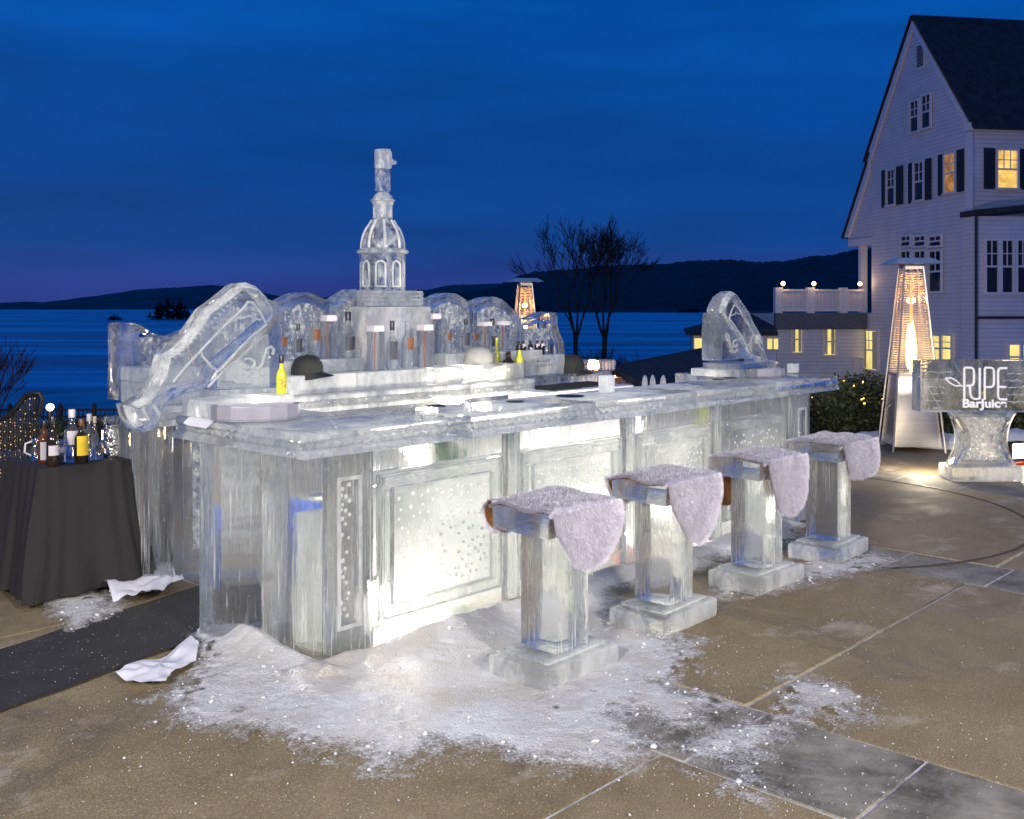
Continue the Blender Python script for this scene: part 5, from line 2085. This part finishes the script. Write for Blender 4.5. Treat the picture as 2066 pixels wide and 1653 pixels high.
def fur(s0, t0, front, back, label, wtop=.235, wfront=.10, wback=.12, shift=.0, seed=1, sag=.0, curl=0.0, pinch=.7, dens=1.0):
    """sheepskin laid across the seat: hangs 'front' metres on the near side, 'back' on the far side"""
    rg = random.Random(seed)
    r = empty('sheepskin', W(s0 + .26, t0 + .17, .004), ANG, label, 'sheepskin', 'sheepskins on the ice stools')
    zt = .772
    td = .185
    tot = front + 2 * td + back

    def cs(w):
        """w from 0 (front tip) to 1 (back tip): returns t, z, normal t, normal z, half width"""
        d = min(max(w, 0.0), 1.0) * tot
        R = .035
        if d < front:
            q = d / front
            hw = wfront + (wtop - wfront) * (sin(min(1, q * 1.05) * pi / 2) ** pinch)
            if q < .16:
                hw *= (q / .16 * (2 - q / .16)) ** .5 + .02
            zz = zt - (front - d)
            out = .025 * (1 - q) * (1 - q) + .012 * sin(q * 3)
            return -td - out, zz, -1, .05, hw
        d2 = d - front
        if d2 < 2 * td:
            q = d2 / (2 * td)
            rnd = .018 * (1 - min(1, min(q, 1 - q) / .12)) ** 2
            return -td + 2 * td * q, zt - rnd + .006 * sin(q * 9 + seed), -(1 - q) ** 12 + q ** 12, 1, wtop
        d3 = d2 - 2 * td
        q = min(1.0, d3 / max(back, 1e-3))
        hw = wtop + (wback - wtop) * q ** 1.5
        if q > .86:
            u = (1 - q) / .14
            hw *= (u * (2 - u)) ** .5 + .02
        if curl:
            a = q * pi * 1.05
            rz = .066
            return td - .012 + curl * sin(a), zt - rz * (1 - cos(a)), sin(a) + .02, cos(a), max(hw, wtop * .8)
        return td + .02 * q, zt - d3, 1, .05, hw

    def P(u, w, off=0.0):
        t, z, nt, nz_, hw = cs(w)
        x = (2 * u - 1) * hw + shift
        n_ = Vector((0, nt, nz_)).normalized()
        wob = .010 * noise.noise(Vector((x * 9, w * 7, seed)))
        # edges fall a little over the seat ends
        e = max(0, abs(2 * u - 1) - .75) / .25
        p = Vector((x, t, z)) + n_ * (off + wob)
        if nz_ > .6 and abs(t) < td * .95:
            p.z -= .016 * e * e
        return p
    nu, nv = 22, 40
    MB().grid(lambda u, v: P(u, v, 0.0), nu, nv).build('leather', LEATH, r)
    MB().grid(lambda u, v: P(u, v, .007), nu, nv).build('pelt', FURT, r)
    mbs = {0: MB(), 1: MB()}
    N = int(19000 * dens)
    for i in range(N):
        u, w = rg.random(), rg.random()
        if rg.random() < .22:
            u = rg.choice((0.0, 1.0)) + rg.uniform(-.03, .03)
            u = min(1, max(0, u))
        t, z, nt, nz_, hw = cs(w)
        if rg.random() > (hw / wtop) ** .8:
            continue
        p = P(u, w, .006)
        n_ = Vector((0, nt, nz_)).normalized()
        side = (2 * u - 1)
        L = rg.uniform(.011, .022)
        d = n_ * rg.uniform(.45, .9) + Vector((side * .75 * abs(side) ** 3 + rg.uniform(-.35, .35), rg.uniform(-.3, .3), rg.uniform(-.3, .2)))
        top = nz_ > .6 and abs(nt) < .5
        if not top:
            d += Vector((.25 * noise.noise(Vector((p.x * 14, p.z * 14, seed))), 0, -.6))
            if w * tot < .05:
                d += Vector((0, 0, -.5))
        d.normalize()
        e = d.cross(n_)
        if e.length < 1e-4:
            e = Vector((1, 0, 0))
        e.normalize()
        wd = rg.uniform(.0010, .0020)
        tip = p + d * L + Vector((0, 0, -.006))
        mid = p + d * L * .55
        k = 1 if (top and rg.random() < .95) else 0
        mbs[k].quad_add([p - e * wd, p + e * wd, mid + e * wd * .8, mid - e * wd * .8, tip], [(0, 1, 2, 3), (3, 2, 4)])
    for k, m_ in ((0, FURW), (1, FURT)):
        o = mbs[k].build('wool', m_, r, smooth=False)
        o['kind'] = 'stuff'
    return r


fur(*stool_pos[0], .27, .22, 'pale lilac sheepskin with rounded flap draped on the nearest ice stool', .232, .06, .2, .005, 1, curl=.055, pinch=.8)
fur(*stool_pos[1], .33, .17, 'pale sheepskin hanging to a pointed tip on the second ice stool from the front', .24, .035, .10, .0, 2, pinch=.85)
fur(*stool_pos[2], .34, .34, 'pale sheepskin with long narrow flap and bare tan underside on the third ice stool', .225, .07, .13, .02, 3, pinch=.55)
fur(*stool_pos[3], .24, .12, 'shaggy white sheepskin hanging off the right of the farthest ice stool', .255, .16, .12, .06, 4, pinch=.6)

# ================================================================== left: skirted table with bottles
SKIRT = pm('black_table_linen', (.011, .010, .0115), .85, var=.15, scale=5, bmp=.15, bscale=160)
TS0, TS1, TT0, TT1 = -.44, .075, 2.04, 2.55
tb = empty('skirted_table', W((TS0 + TS1) / 2, (TT0 + TT1) / 2, .0), ANG, 'small table with pleated black skirt carrying bottles left of the ice bar', 'table')
hx, hy = (TS1 - TS0) / 2, (TT1 - TT0) / 2
MB().box(-hx, hx, -hy, hy, .738, .752).build('tabletop', SKIRT, tb, bevel=.006)


def per(q):
    # point on the table outline
    Lx, Ly = 2 * hx, 2 * hy
    d = (q % 1.0) * 2 * (Lx + Ly)
    if d < Lx:
        return Vector((-hx + d, -hy)), Vector((0, -1))
    d -= Lx
    if d < Ly:
        return Vector((hx, -hy + d)), Vector((1, 0))
    d -= Ly
    if d < Lx:
        return Vector((hx - d, hy)), Vector((0, 1))
    d -= Lx
    return Vector((-hx, hy - d)), Vector((-1, 0))


def sk(u, v):
    p, n_ = per(u)
    # round the corners of the hanging cloth
    c = Vector((p.x / hx, p.y / hy))
    rad = Vector((p.x, p.y)).normalized()
    k = v ** 1.2
    ns = (n_ * (1 - .75 * k) + rad * (.75 * k))
    fl = .07 * k + .085 * k * (max(abs(c.x), abs(c.y)) * min(abs(c.x), abs(c.y))) ** 2
    pl = .018 * (.25 + .75 * k) * sin(u * 2 * pi * 21 + 5.5 * noise.noise(Vector((u * 7, .3, 0))) + .8 * v * noise.noise(Vector((u * 11, v, 4)))) * (.55 + .9 * noise.noise(Vector((u * 13, 8, 0)))) + .05 * k * noise.noise(Vector((cos(u * 6.28) * 3, sin(u * 6.28) * 3, v * .8)))
    off = .004 + fl + pl + .006
    return (p.x + ns.x * off, p.y + ns.y * off, .749 - .71 * v + .01 * k * noise.noise(Vector((u * 20, 3, 0))))


MB().grid(sk, 320, 26).build('skirt', SKIRT, tb)
TG = 'bottles on the black skirted table'


def tbl(px, py, ytop, kind, glass, cap, label, **kw):
    # stand on the tabletop where the photo shows the foot of the bottle
    x, y = G(px, py, .752)
    s, t = toST(x, y)
    s = min(max(s, TS0 + .05), TS1 - .04)
    t = min(max(t, TT0 + .05), TT1 - .05)
    p = W(s, t, .7535)
    h = H - (ytop - HY) * p.y / F - .7535
    return bottle(p, h, kind, glass, cap, label, group=TG, **kw)


CLRB = GLASS
tbl(90, 934, 848, 'tall', AMB, BLACKC, 'brown spirit bottle at the left of the skirted table', lab=WLABEL, labz=(.08, .5), wide=1.15)
tbl(114, 943, 840, 'wine', DKGL, BLACKC, 'black wine bottle with grey label on the skirted table', lab=WLABEL, labz=(.22, .42))
tbl(145, 932, 826, 'tall', CLRB, WLABEL, 'tall clear spirit bottle with white stopper on the skirted table', lab=WLABEL, labz=(.34, .6), wide=1.15)
tbl(175, 937, 845, 'tall', DKGL, BRLABEL, 'black bottle with bright yellow label on the skirted table', lab=YLAB, labz=(.18, .62), wide=1.2)
tbl(180, 928, 835, 'tall', CLRB, WLABEL, 'clear bottle with white cap behind the yellow labelled bottle', lab=None)
tbl(191, 927, 840, 'wine', CLRB, pm('tan_cork', (.55, .42, .28), .7, bmp=0), 'clear slim bottle with tan neck behind the yellow labelled bottle', wide=.8)
tbl(200, 927, 889, 'flask', CLRB, GLASS, 'small clear round glass bottle at the right of the skirted table')
x, y = G(76, 928, .752)
s, t = toST(x, y)
jg = empty('glass_pitcher', W(max(s, TS0 + .07), min(t, TT1 - .1), .7535), ANG, 'small clear glass pitcher at the left edge of the skirted table', 'pitcher')
MB().lathe([(.036, 0), (.042, .01), (.038, .06), (.030, .10), (.034, .125)], 18).build('body', GLASS, jg)
MB().tube([(-.034, 0, .11), (-.07, 0, .10), (-.075, 0, .05), (-.04, 0, .03)], .006, 8).build('handle', WLABEL, jg)
# crumpled foil bundle
FOIL = pm('silver_foil', (.75, .72, .68), .18, 1.0, var=.1, scale=10, bmp=1.0, bscale=26, bdist=.03)
p = W(.02, 2.16, .7535)
fb = empty('foil_wrapped_bucket', p, 0, 'silver foil wrapped bucket on the skirted table beside the ice pillar', 'bucket')
MB().lathe([(.036, 0), (.046, .03), (.050, .09), (.046, .15), (.040, .18), (.046, .20)], 24).jitter(.012, 26, 4).build('wrapping', FOIL, fb, ang=20)
mb = MB()
for k in range(8):
    a = 2 * pi * k / 8
    mb.quad_add([(.036 * cos(a - .3), .036 * sin(a - .3), .19), (.036 * cos(a + .3), .036 * sin(a + .3), .19), (.075 * cos(a), .075 * sin(a), .23 + .04 * sin(k * 2.1))], [(0, 1, 2)])
mb.build('foil_points', pm('copper_foil', (.6, .38, .2), .25, 1.0, bmp=.6, bscale=40), fb, smooth=False)

# black mat running into the aisle
MATM = None


def build_mat():
    m, t, p, o = nodes('black_carpet')
    a = add_noise(t, 6, 5, .65)
    g = add_noise(t, 70, 2, .5)
    c = mixc(t, mrange(t, a, .4, .7, 0, 1), (.010, .010, .011), (.020, .020, .021))
    c = mixc(t, mrange(t, g, .70, .75, 0, .85), c, (.55, .55, .56))
    c = mixc(t, mrange(t, a, .66, .80, 0, .35), c, (.3, .3, .3))
    t.links.new(c, p.inputs['Base Color'])
    p.inputs['Roughness'].default_value = .9
    t.links.new(bump(t, add_noise(t, 160, 2), .4, .006), p.inputs['Normal'])
    return m


MATM = build_mat()


def matfn(u, v):
    s = -3.2 + 5.4 * u
    t = .88 + .24 * s + .74 * v
    e = .012 * noise.noise(Vector((s * 3, v * 2, 0)))
    return (s, t + e * 2, .012 + .006 * noise.noise(Vector((s * 2, t * 2, 5))))


mm = MB().grid(matfn, 90, 16)
tag(mm.build('floor_mat', MATM, None, W(0, 0, 0), ANG), 'long black snow-speckled mat leading into the aisle behind the bar', 'mat')
PAPER = pm('white_sheet', (.60, .60, .66), .6, var=.06, scale=6, bmp=.25, bscale=12, bdist=.02)


def sheet(poly_px, label, z0=.016, amp=.05, seed=0, lift=None, zlev=0.0):
    pts = [ST(px, py, zlev) for px, py in poly_px]
    cs_, ct_ = sum(p[0] for p in pts) / len(pts), sum(p[1] for p in pts) / len(pts)
    n = len(pts)
    N, M_ = n * 5, 12
    P = []
    for k in range(N):
        a, b = pts[k // 5], pts[(k // 5 + 1) % n]
        q = (k % 5) / 5
        P.append((a[0] * (1 - q) + b[0] * q, a[1] * (1 - q) + b[1] * q))
    vs, fs = [(cs_ - cs_, 0, 0)], []
    for j in range(1, M_ + 1):
        for k in range(N):
            x, y = (P[k][0] - cs_) * j / M_, (P[k][1] - ct_) * j / M_
            vs.append((x, y, 0))
    out = []
    for (x, y, z) in vs:
        f1 = noise.noise(Vector((x * 5 + seed, y * 5, 0)))
        f2 = 1 - abs(noise.noise(Vector((x * 12, y * 12 + seed, 3)))) * 2.2
        z = max(0, amp * (.45 + .6 * f1 + .25 * f2))
        if lift:
            z += lift(x + cs_, y + ct_)
        out.append((x, y, z))
    for k in range(N):
        fs.append((0, 1 + k, 1 + (k + 1) % N))
    for j in range(M_ - 1):
        for k in range(N):
            k2 = (k + 1) % N
            fs.append((1 + j * N + k, 1 + (j + 1) * N + k, 1 + (j + 1) * N + k2, 1 + j * N + k2))
    return tag(MB().quad_add(out, fs).build('plastic_sheet', PAPER, None, W(cs_, ct_, zlev + z0), ANG, ang=75), label, 'sheet')


sheet([(232, 1378), (265, 1362), (325, 1338), (385, 1305), (402, 1318), (395, 1345), (345, 1372), (335, 1392), (290, 1398), (255, 1390)], 'crumpled white sheet on the paving at the near edge of the black mat', amp=.05, seed=1, z0=.014)
sheet([(208, 1198), (232, 1168), (262, 1148), (300, 1150), (345, 1166), (372, 1196), (330, 1212), (275, 1226), (228, 1232)], 'crumpled white sheet bunched at the foot of the back bar end', amp=.10, seed=5, z0=.016)
# napkin hanging over the edge of the counter
nn = MB().grid(lambda u, v: (.07 - .27 * v, .62 + .34 * u * (1 - .35 * v) + .07 * v, 1.1045 + max(0, .012 * sin(v * 4 + u * 3)) - (0.0 if v < .85 else .25 * (v - .85) ** 1)), 14, 14)
tag(nn.build('napkin', PAPER, None, W(0, 0, 0), ANG), 'white cloth spread under the left frosted tray on the counter corner', 'cloth')

# ------------------------------------------------------------------ snow on the paving round the bar
import numpy as np
snow_polys = [
    [(390, 1285), (330, 1395), (318, 1440), (350, 1480), (430, 1492), (545, 1500), (600, 1528), (690, 1535), (740, 1572), (840, 1550), (900, 1512), (1000, 1515), (1080, 1545), (1200, 1555), (1365, 1555), (1330, 1500), (1262, 1458), (1440, 1362), (1400, 1300), (1262, 1262), (1250, 1200), (1420, 1160), (1640, 1092), (1640, 1040), (1300, 1090), (1040, 1180), (755, 1290), (660, 1320), (520, 1250)],
    [(1372, 1520), (1440, 1490), (1512, 1470), (1560, 1440), (1612, 1378), (1690, 1408), (1692, 1432), (1640, 1452), (1560, 1470), (1480, 1520), (1400, 1538)],
    [(1235, 1390), (1290, 1375), (1480, 1420), (1510, 1440), (1440, 1436), (1370, 1470), (1290, 1440)],
    [(1420, 1170), (1760, 1120), (1810, 1135), (1740, 1160), (1450, 1225), (1400, 1230)],
    [(60, 1170), (230, 1165), (235, 1240), (150, 1275), (30, 1225)],
    [(1290, 1540), (1420, 1560), (1520, 1600), (1560, 1640), (1500, 1630), (1400, 1580), (1300, 1560)],
]
PW = [[G(px, py) for px, py in P] for P in snow_polys]
res = .014
X0, X1, Y0, Y1 = -2.6, 3.2, 3.2, 7.6
nx, ny = int((X1 - X0) / res), int((Y1 - Y0) / res)
gx = X0 + np.arange(nx + 1) * res
gy = Y0 + np.arange(ny + 1) * res
XX, YY = np.meshgrid(gx, gy)
best = np.full(XX.shape, -9.0)
for P in PW:
    inside = np.zeros(XX.shape, bool)
    dist = np.full(XX.shape, 9.0)
    n = len(P)
    for i in range(n):
        (x1, y1), (x2, y2) = P[i], P[(i + 1) % n]
        c = ((y1 > YY) != (y2 > YY))
        with np.errstate(divide='ignore', invalid='ignore'):
            xi = (x2 - x1) * (YY - y1) / (y2 - y1 if y2 != y1 else 1e-9) + x1
        inside ^= c & (XX < xi)
        L2 = (x2 - x1) ** 2 + (y2 - y1) ** 2
        tt = np.clip(((XX - x1) * (x2 - x1) + (YY - y1) * (y2 - y1)) / L2, 0, 1)
        dist = np.minimum(dist, np.hypot(XX - x1 - tt * (x2 - x1), YY - y1 - tt * (y2 - y1)))
    best = np.maximum(best, np.where(inside, dist, -dist) + (.07 if P is PW[1] or P is PW[2] else .0))


def vnoise(scale, seed, octv=4):
    rs = np.random.RandomState(seed)
    out = np.zeros(XX.shape)
    amp = 1.0
    tot = 0
    for o in range(octv):
        s = scale * 2 ** o
        g = rs.rand(int((Y1 - Y0) * s) + 3, int((X1 - X0) * s) + 3)
        fx, fy = (XX - X0) * s, (YY - Y0) * s
        ix, iy = fx.astype(int), fy.astype(int)
        u, v = fx - ix, fy - iy
        u, v = u * u * (3 - 2 * u), v * v * (3 - 2 * v)
        out += amp * (g[iy, ix] * (1 - u) * (1 - v) + g[iy, ix + 1] * u * (1 - v) + g[iy + 1, ix] * (1 - u) * v + g[iy + 1, ix + 1] * u * v)
        tot += amp
        amp *= .55
    return out / tot


n1 = vnoise(2.2, 1) - .5
n2 = vnoise(9, 2) - .5
n3 = vnoise(30, 3, 2) - .5
SS = (XX - P0[0]) * UX + (YY - P0[1]) * UY
TT = -(XX - P0[0]) * UY + (YY - P0[1]) * UX
f = best + n1 * .24 + n2 * .16 + n3 * .04
# heaped against the foot of the bar
dfoot = np.where((SS > -.2) & (SS < 4.65), np.abs(TT + .0), 9)
dleft = np.where((TT > -.1) & (TT < 1.0), np.abs(SS + .05), 9)
dcorner = np.hypot(SS - .1, TT - .2)
foot = np.exp(-np.minimum(dfoot, dleft) / .10) * .055 * (.4 + 1.6 * np.clip(n1 + .5, 0, 1)) + .03 * np.exp(-(np.hypot(SS + .02, TT - .58) / .16) ** 2)
hgt_ = .6 * np.clip((f + .04) / .20, 0, 1) ** .7 * (.010 + .009 * (n2 + .5) + .018 * (n3 + .5)) + foot * (f > 0)
hgt_ = np.maximum(hgt_, .0) + .003
wet = (n2 > .10) & (n1 < .02) & (best < .30)
# footprints and gaps where the paving shows through
f = np.where(wet & (dfoot > .25), f - 1.2 * (n2 - .08), f)
keep = f > -.12
cover = np.clip(.12 + f * 3.6, -.3, 1.0) * .66 + .30 * n3 + np.where(best > .25, -.55 * np.clip(n1 + n2 * .6 - .02, 0, .4), 0)
cover = np.where(np.minimum(dfoot, dleft) < .12, cover + .35, cover)
mv = {}
verts, faces = [], []
ky = keep[:-1, :-1] & keep[1:, :-1] & keep[:-1, 1:] & keep[1:, 1:]
idx = np.full(XX.shape, -1, int)
need = np.zeros(XX.shape, bool)
need[:-1, :-1] |= ky
need[1:, :-1] |= ky
need[:-1, 1:] |= ky
need[1:, 1:] |= ky
ids = np.argwhere(need)
idx[need] = np.arange(len(ids))
bnd = need & ~(np.pad(ky, ((1, 0), (1, 0))) & np.pad(ky, ((0, 1), (1, 0))) & np.pad(ky, ((1, 0), (0, 1))) & np.pad(ky, ((0, 1), (0, 1))))
ZZ = np.where(bnd, .0, hgt_) + .0045
jx = (np.random.RandomState(5).rand(*XX.shape) - .5) * res * .6
verts = np.stack([XX[need] + jx[need], YY[need] + jx.T.ravel()[:XX[need].size] if False else YY[need] + jx[need][::-1], ZZ[need]], 1)
q = np.argwhere(ky)
faces = np.stack([idx[q[:, 0], q[:, 1]], idx[q[:, 0], q[:, 1] + 1], idx[q[:, 0] + 1, q[:, 1] + 1], idx[q[:, 0] + 1, q[:, 1]]], 1)
mb = MB()
mb.v = [tuple(map(float, v)) for v in verts]
mb.f = [tuple(map(int, f_)) for f_ in faces]
so = mb.build('trodden_snow', SNOW, None, ang=180)
ca = so.data.attributes.new('cover', 'FLOAT', 'POINT')
ca.data.foreach_set('value', cover[need].astype(np.float32))
so['kind'] = 'stuff'
so['label'] = 'trodden dirty snow and slush round the foot of the bar'
# loose crumbs of ice
rs = random.Random(11)
mb = MB()
cnt = 0
for i in range(3800):
    px = rs.uniform(-50, 2066)
    py = 1653 - (1653 - 1060) * rs.random() ** 1.0
    x, y = G(px, py)
    iy, ix = int((y - Y0) / res), int((x - X0) / res)
    near = -1
    if 0 <= iy < ny and 0 <= ix < nx:
        near = f[iy, ix]
    if near > .05 and rs.random() < .6:
        continue
    pr = .9 if near > -.12 else (.28 if near > -.5 else .09)
    if rs.random() > pr:
        continue
    s, t = toST(x, y)
    if 0 < s < 4.6 and 0 < t < .6:
        continue
    r_ = rs.uniform(.0007, .0026) * (2.4 if rs.random() < .05 else 1)
    z = .007 if not (.9 < t - .24 * s < 1.6 and s < 2) else .019
    if near > 0:
        z = .03
    vs = []
    for k in range(4):
        a = k * pi / 2 + rs.uniform(-.4, .4)
        vs.append((x + r_ * cos(a) * rs.uniform(.7, 1.3), y + r_ * sin(a) * rs.uniform(.7, 1.3), z - .002))
    vs.append((x, y, z + r_ * rs.uniform(.6, 1.1)))
    mb.quad_add(vs, [(0, 1, 4), (1, 2, 4), (2, 3, 4), (3, 0, 4)])
so = mb.build('ice_crumbs', SNOWC, None, smooth=False)
so['kind'] = 'stuff'
so['label'] = 'scattered ice crumbs on the paving and the mat'

# lumps of shaved ice lying in the slush
rs = random.Random(21)
mb = MB()
k = 0
while k < 420:
    x, y = rs.uniform(X0, X1), rs.uniform(Y0, Y1)
    iy, ix = int((y - Y0) / res), int((x - X0) / res)
    if not (0 <= iy < ny and 0 <= ix < nx) or f[iy, ix] < .0:
        continue
    s, t = toST(x, y)
    if -.05 < s < 4.65 and 0 < t < .56:
        continue
    if f[iy, ix] > .22 and rs.random() < .55:
        continue
    r_ = rs.uniform(.003, .008) if rs.random() < .88 else rs.uniform(.008, .015)
    b_ = MB().ball((0, 0, 0), r_, 7, 4, (rs.uniform(.8, 1.4), rs.uniform(.8, 1.3), rs.uniform(.45, .8))).jitter(r_ * .5, .8 / r_, k * 1.7)
    mb.quad_add([(v[0] + x, v[1] + y, v[2] + hgt_[iy, ix] + .004 + r_ * .25) for v in b_.v], b_.f)
    k += 1
so = mb.build('ice_lumps', SNOWC, None, ang=60)
so['kind'] = 'stuff'
so['label'] = 'small lumps of shaved ice lying in the slush round the bar'

# ================================================================== far left: railings and lights
IRON = pm('black_iron', (.012, .012, .014), .5, .3, var=.3, bmp=0)
BEAD = emis('string_light_bead', (1, .66, .36), 1.1)
FY = 17.0
fz1 = H - (822 - HY) * FY / F
fz0 = terr(-7, FY) - .1
x0, x1 = (-60 - CX) / F * FY, (330 - CX) / F * FY
fe = empty('iron_fence', ((x0 + x1) / 2, FY, 0), 0, 'black iron picket fence at the lake edge of the terrace on the left', 'fence')
ox = (x0 + x1) / 2
for z in (fz1 - .04, fz1 - .16, fz0 + .15):
    MB().box(x0 - ox, x1 - ox, -.015, .015, z - .018, z + .018).build('rail', IRON, fe, smooth=False)
n = 44
pick = None
for i in range(n):
    x = x0 + (x1 - x0) * (i + .5) / n - ox
    if pick is None:
        pick = MB().box(-.009, .009, .016, .030, fz0, fz1 - .03).build('picket', IRON, fe, smooth=False)
        pick.location = (x, 0, 0)
    else:
        c = pick.copy()
        COL.objects.link(c)
        c.location = (x, 0, 0)
        c.parent = fe
for px in (20, 122, 190, 258):
    x = (px - CX) / F * FY - ox
    MB().box(x - .03, x + .03, -.035, .035, fz0, fz1 + .03).lathe([(.035, 0), (.02, .03), (.004, .05)], 6, c=(x, 0, fz1 + .03)).build('fence_post', IRON, fe, smooth=False)
# curved stair railing hung with strings of small lights
RY = 8.2
prof = [(-30, 862), (0, 846), (20, 838), (36, 818), (52, 799), (66, 793), (80, 795), (85, 804), (82, 822), (77, 838)]
rp = [at(px, py, RY) for px, py in prof]
rl = empty('curved_stair_railing', (rp[4].x, RY, 0), 0, 'curved dark stair railing hung with strings of small warm lights', 'railing')
o0 = Vector((rp[4].x, RY, 0))
MB().tube([p - o0 for p in rp], .022, 8).build('handrail', IRON, rl)
rg = random.Random(2)
for i in range(22):
    px = -28 + i * 5.0
    k = 0
    yt = None
    for a, b in zip(prof, prof[1:]):
        if a[0] <= px <= b[0]:
            yt = a[1] + (b[1] - a[1]) * (px - a[0]) / (b[0] - a[0])
            break
    if yt is None:
        continue
    p = at(px, yt, RY)
    MB().tube([p - o0 + Vector((0, .02, 0)), Vector((p.x, RY + .02, .0)) - o0], .008, 5).build('picket', IRON, rl, smooth=False)
    if px % 10 < 6 or True:
        mb = MB()
        z = p.z - .04
        while z > .06:
            if rg.random() < .62:
                mb.ball((p.x - o0.x + rg.uniform(-.006, .006), -.012, z), rg.uniform(.0028, .0055), 5, 3)
            z -= rg.uniform(.02, .05)
        if i % 2 == 0:
            so = mb.build('light_string', BEAD, rl, smooth=False)
            so['kind'] = 'stuff'
MB().box(rp[0].x - o0.x, .12, .0, .04, .04, .09).build('bottom_rail', IRON, rl, smooth=False)
# globe post lamp, path lamp
p = at(101, 822, 15.0)
r = empty('post_lamp', (p.x, p.y, terr(p.x, p.y) - .1), 0, 'small glowing globe lamp on a post above the iron fence', 'lamp')
hh = p.z - (terr(p.x, p.y) - .1)
MB().tube([(0, 0, 0), (0, 0, hh - .05)], .025, 8).build('post', IRON, r)
MB().ball((0, 0, hh), .055, 12, 8).build('globe', emis('post_lamp_glow', (1, .82, .55), 9), r)
lamp('post_lamp_light', 'POINT', (p.x, p.y - .15, p.z), 6, (1, .75, .45), .06)
p = at(218, 877, 12.0)
r = empty('path_light', (p.x, p.y, -.12), 0, 'low square path light glowing yellow beside the ice pillar', 'lamp')
hh = p.z + .12
MB().box(-.03, .03, -.03, .03, 0, hh - .06).build('post', IRON, r, smooth=False)
MB().box(-.07, .07, -.05, .05, hh + .052, hh + .07).build('cap', IRON, r, smooth=False)
MB().box(-.06, .06, -.04, .04, hh - .055, hh + .05).build('lens', emis('path_light_glow', (1, .72, .28), 8), r, smooth=False)
lamp('path_light_lamp', 'POINT', (p.x, p.y - .12, p.z), 8, (1, .72, .35), .05)
for i, (px, Y, rx, hz, lab) in enumerate(((40, 12.2, .5, .28, 'low dark shrub behind the curved stair railing'), (150, 13.2, .6, .22, 'low dark shrub before the iron fence behind the bottles'), (232, 13.0, .5, .26, 'low dark shrub beside the path light'))):
    shrub(px, Y, rx, hz, 50 + i, lab, 1500, 0)
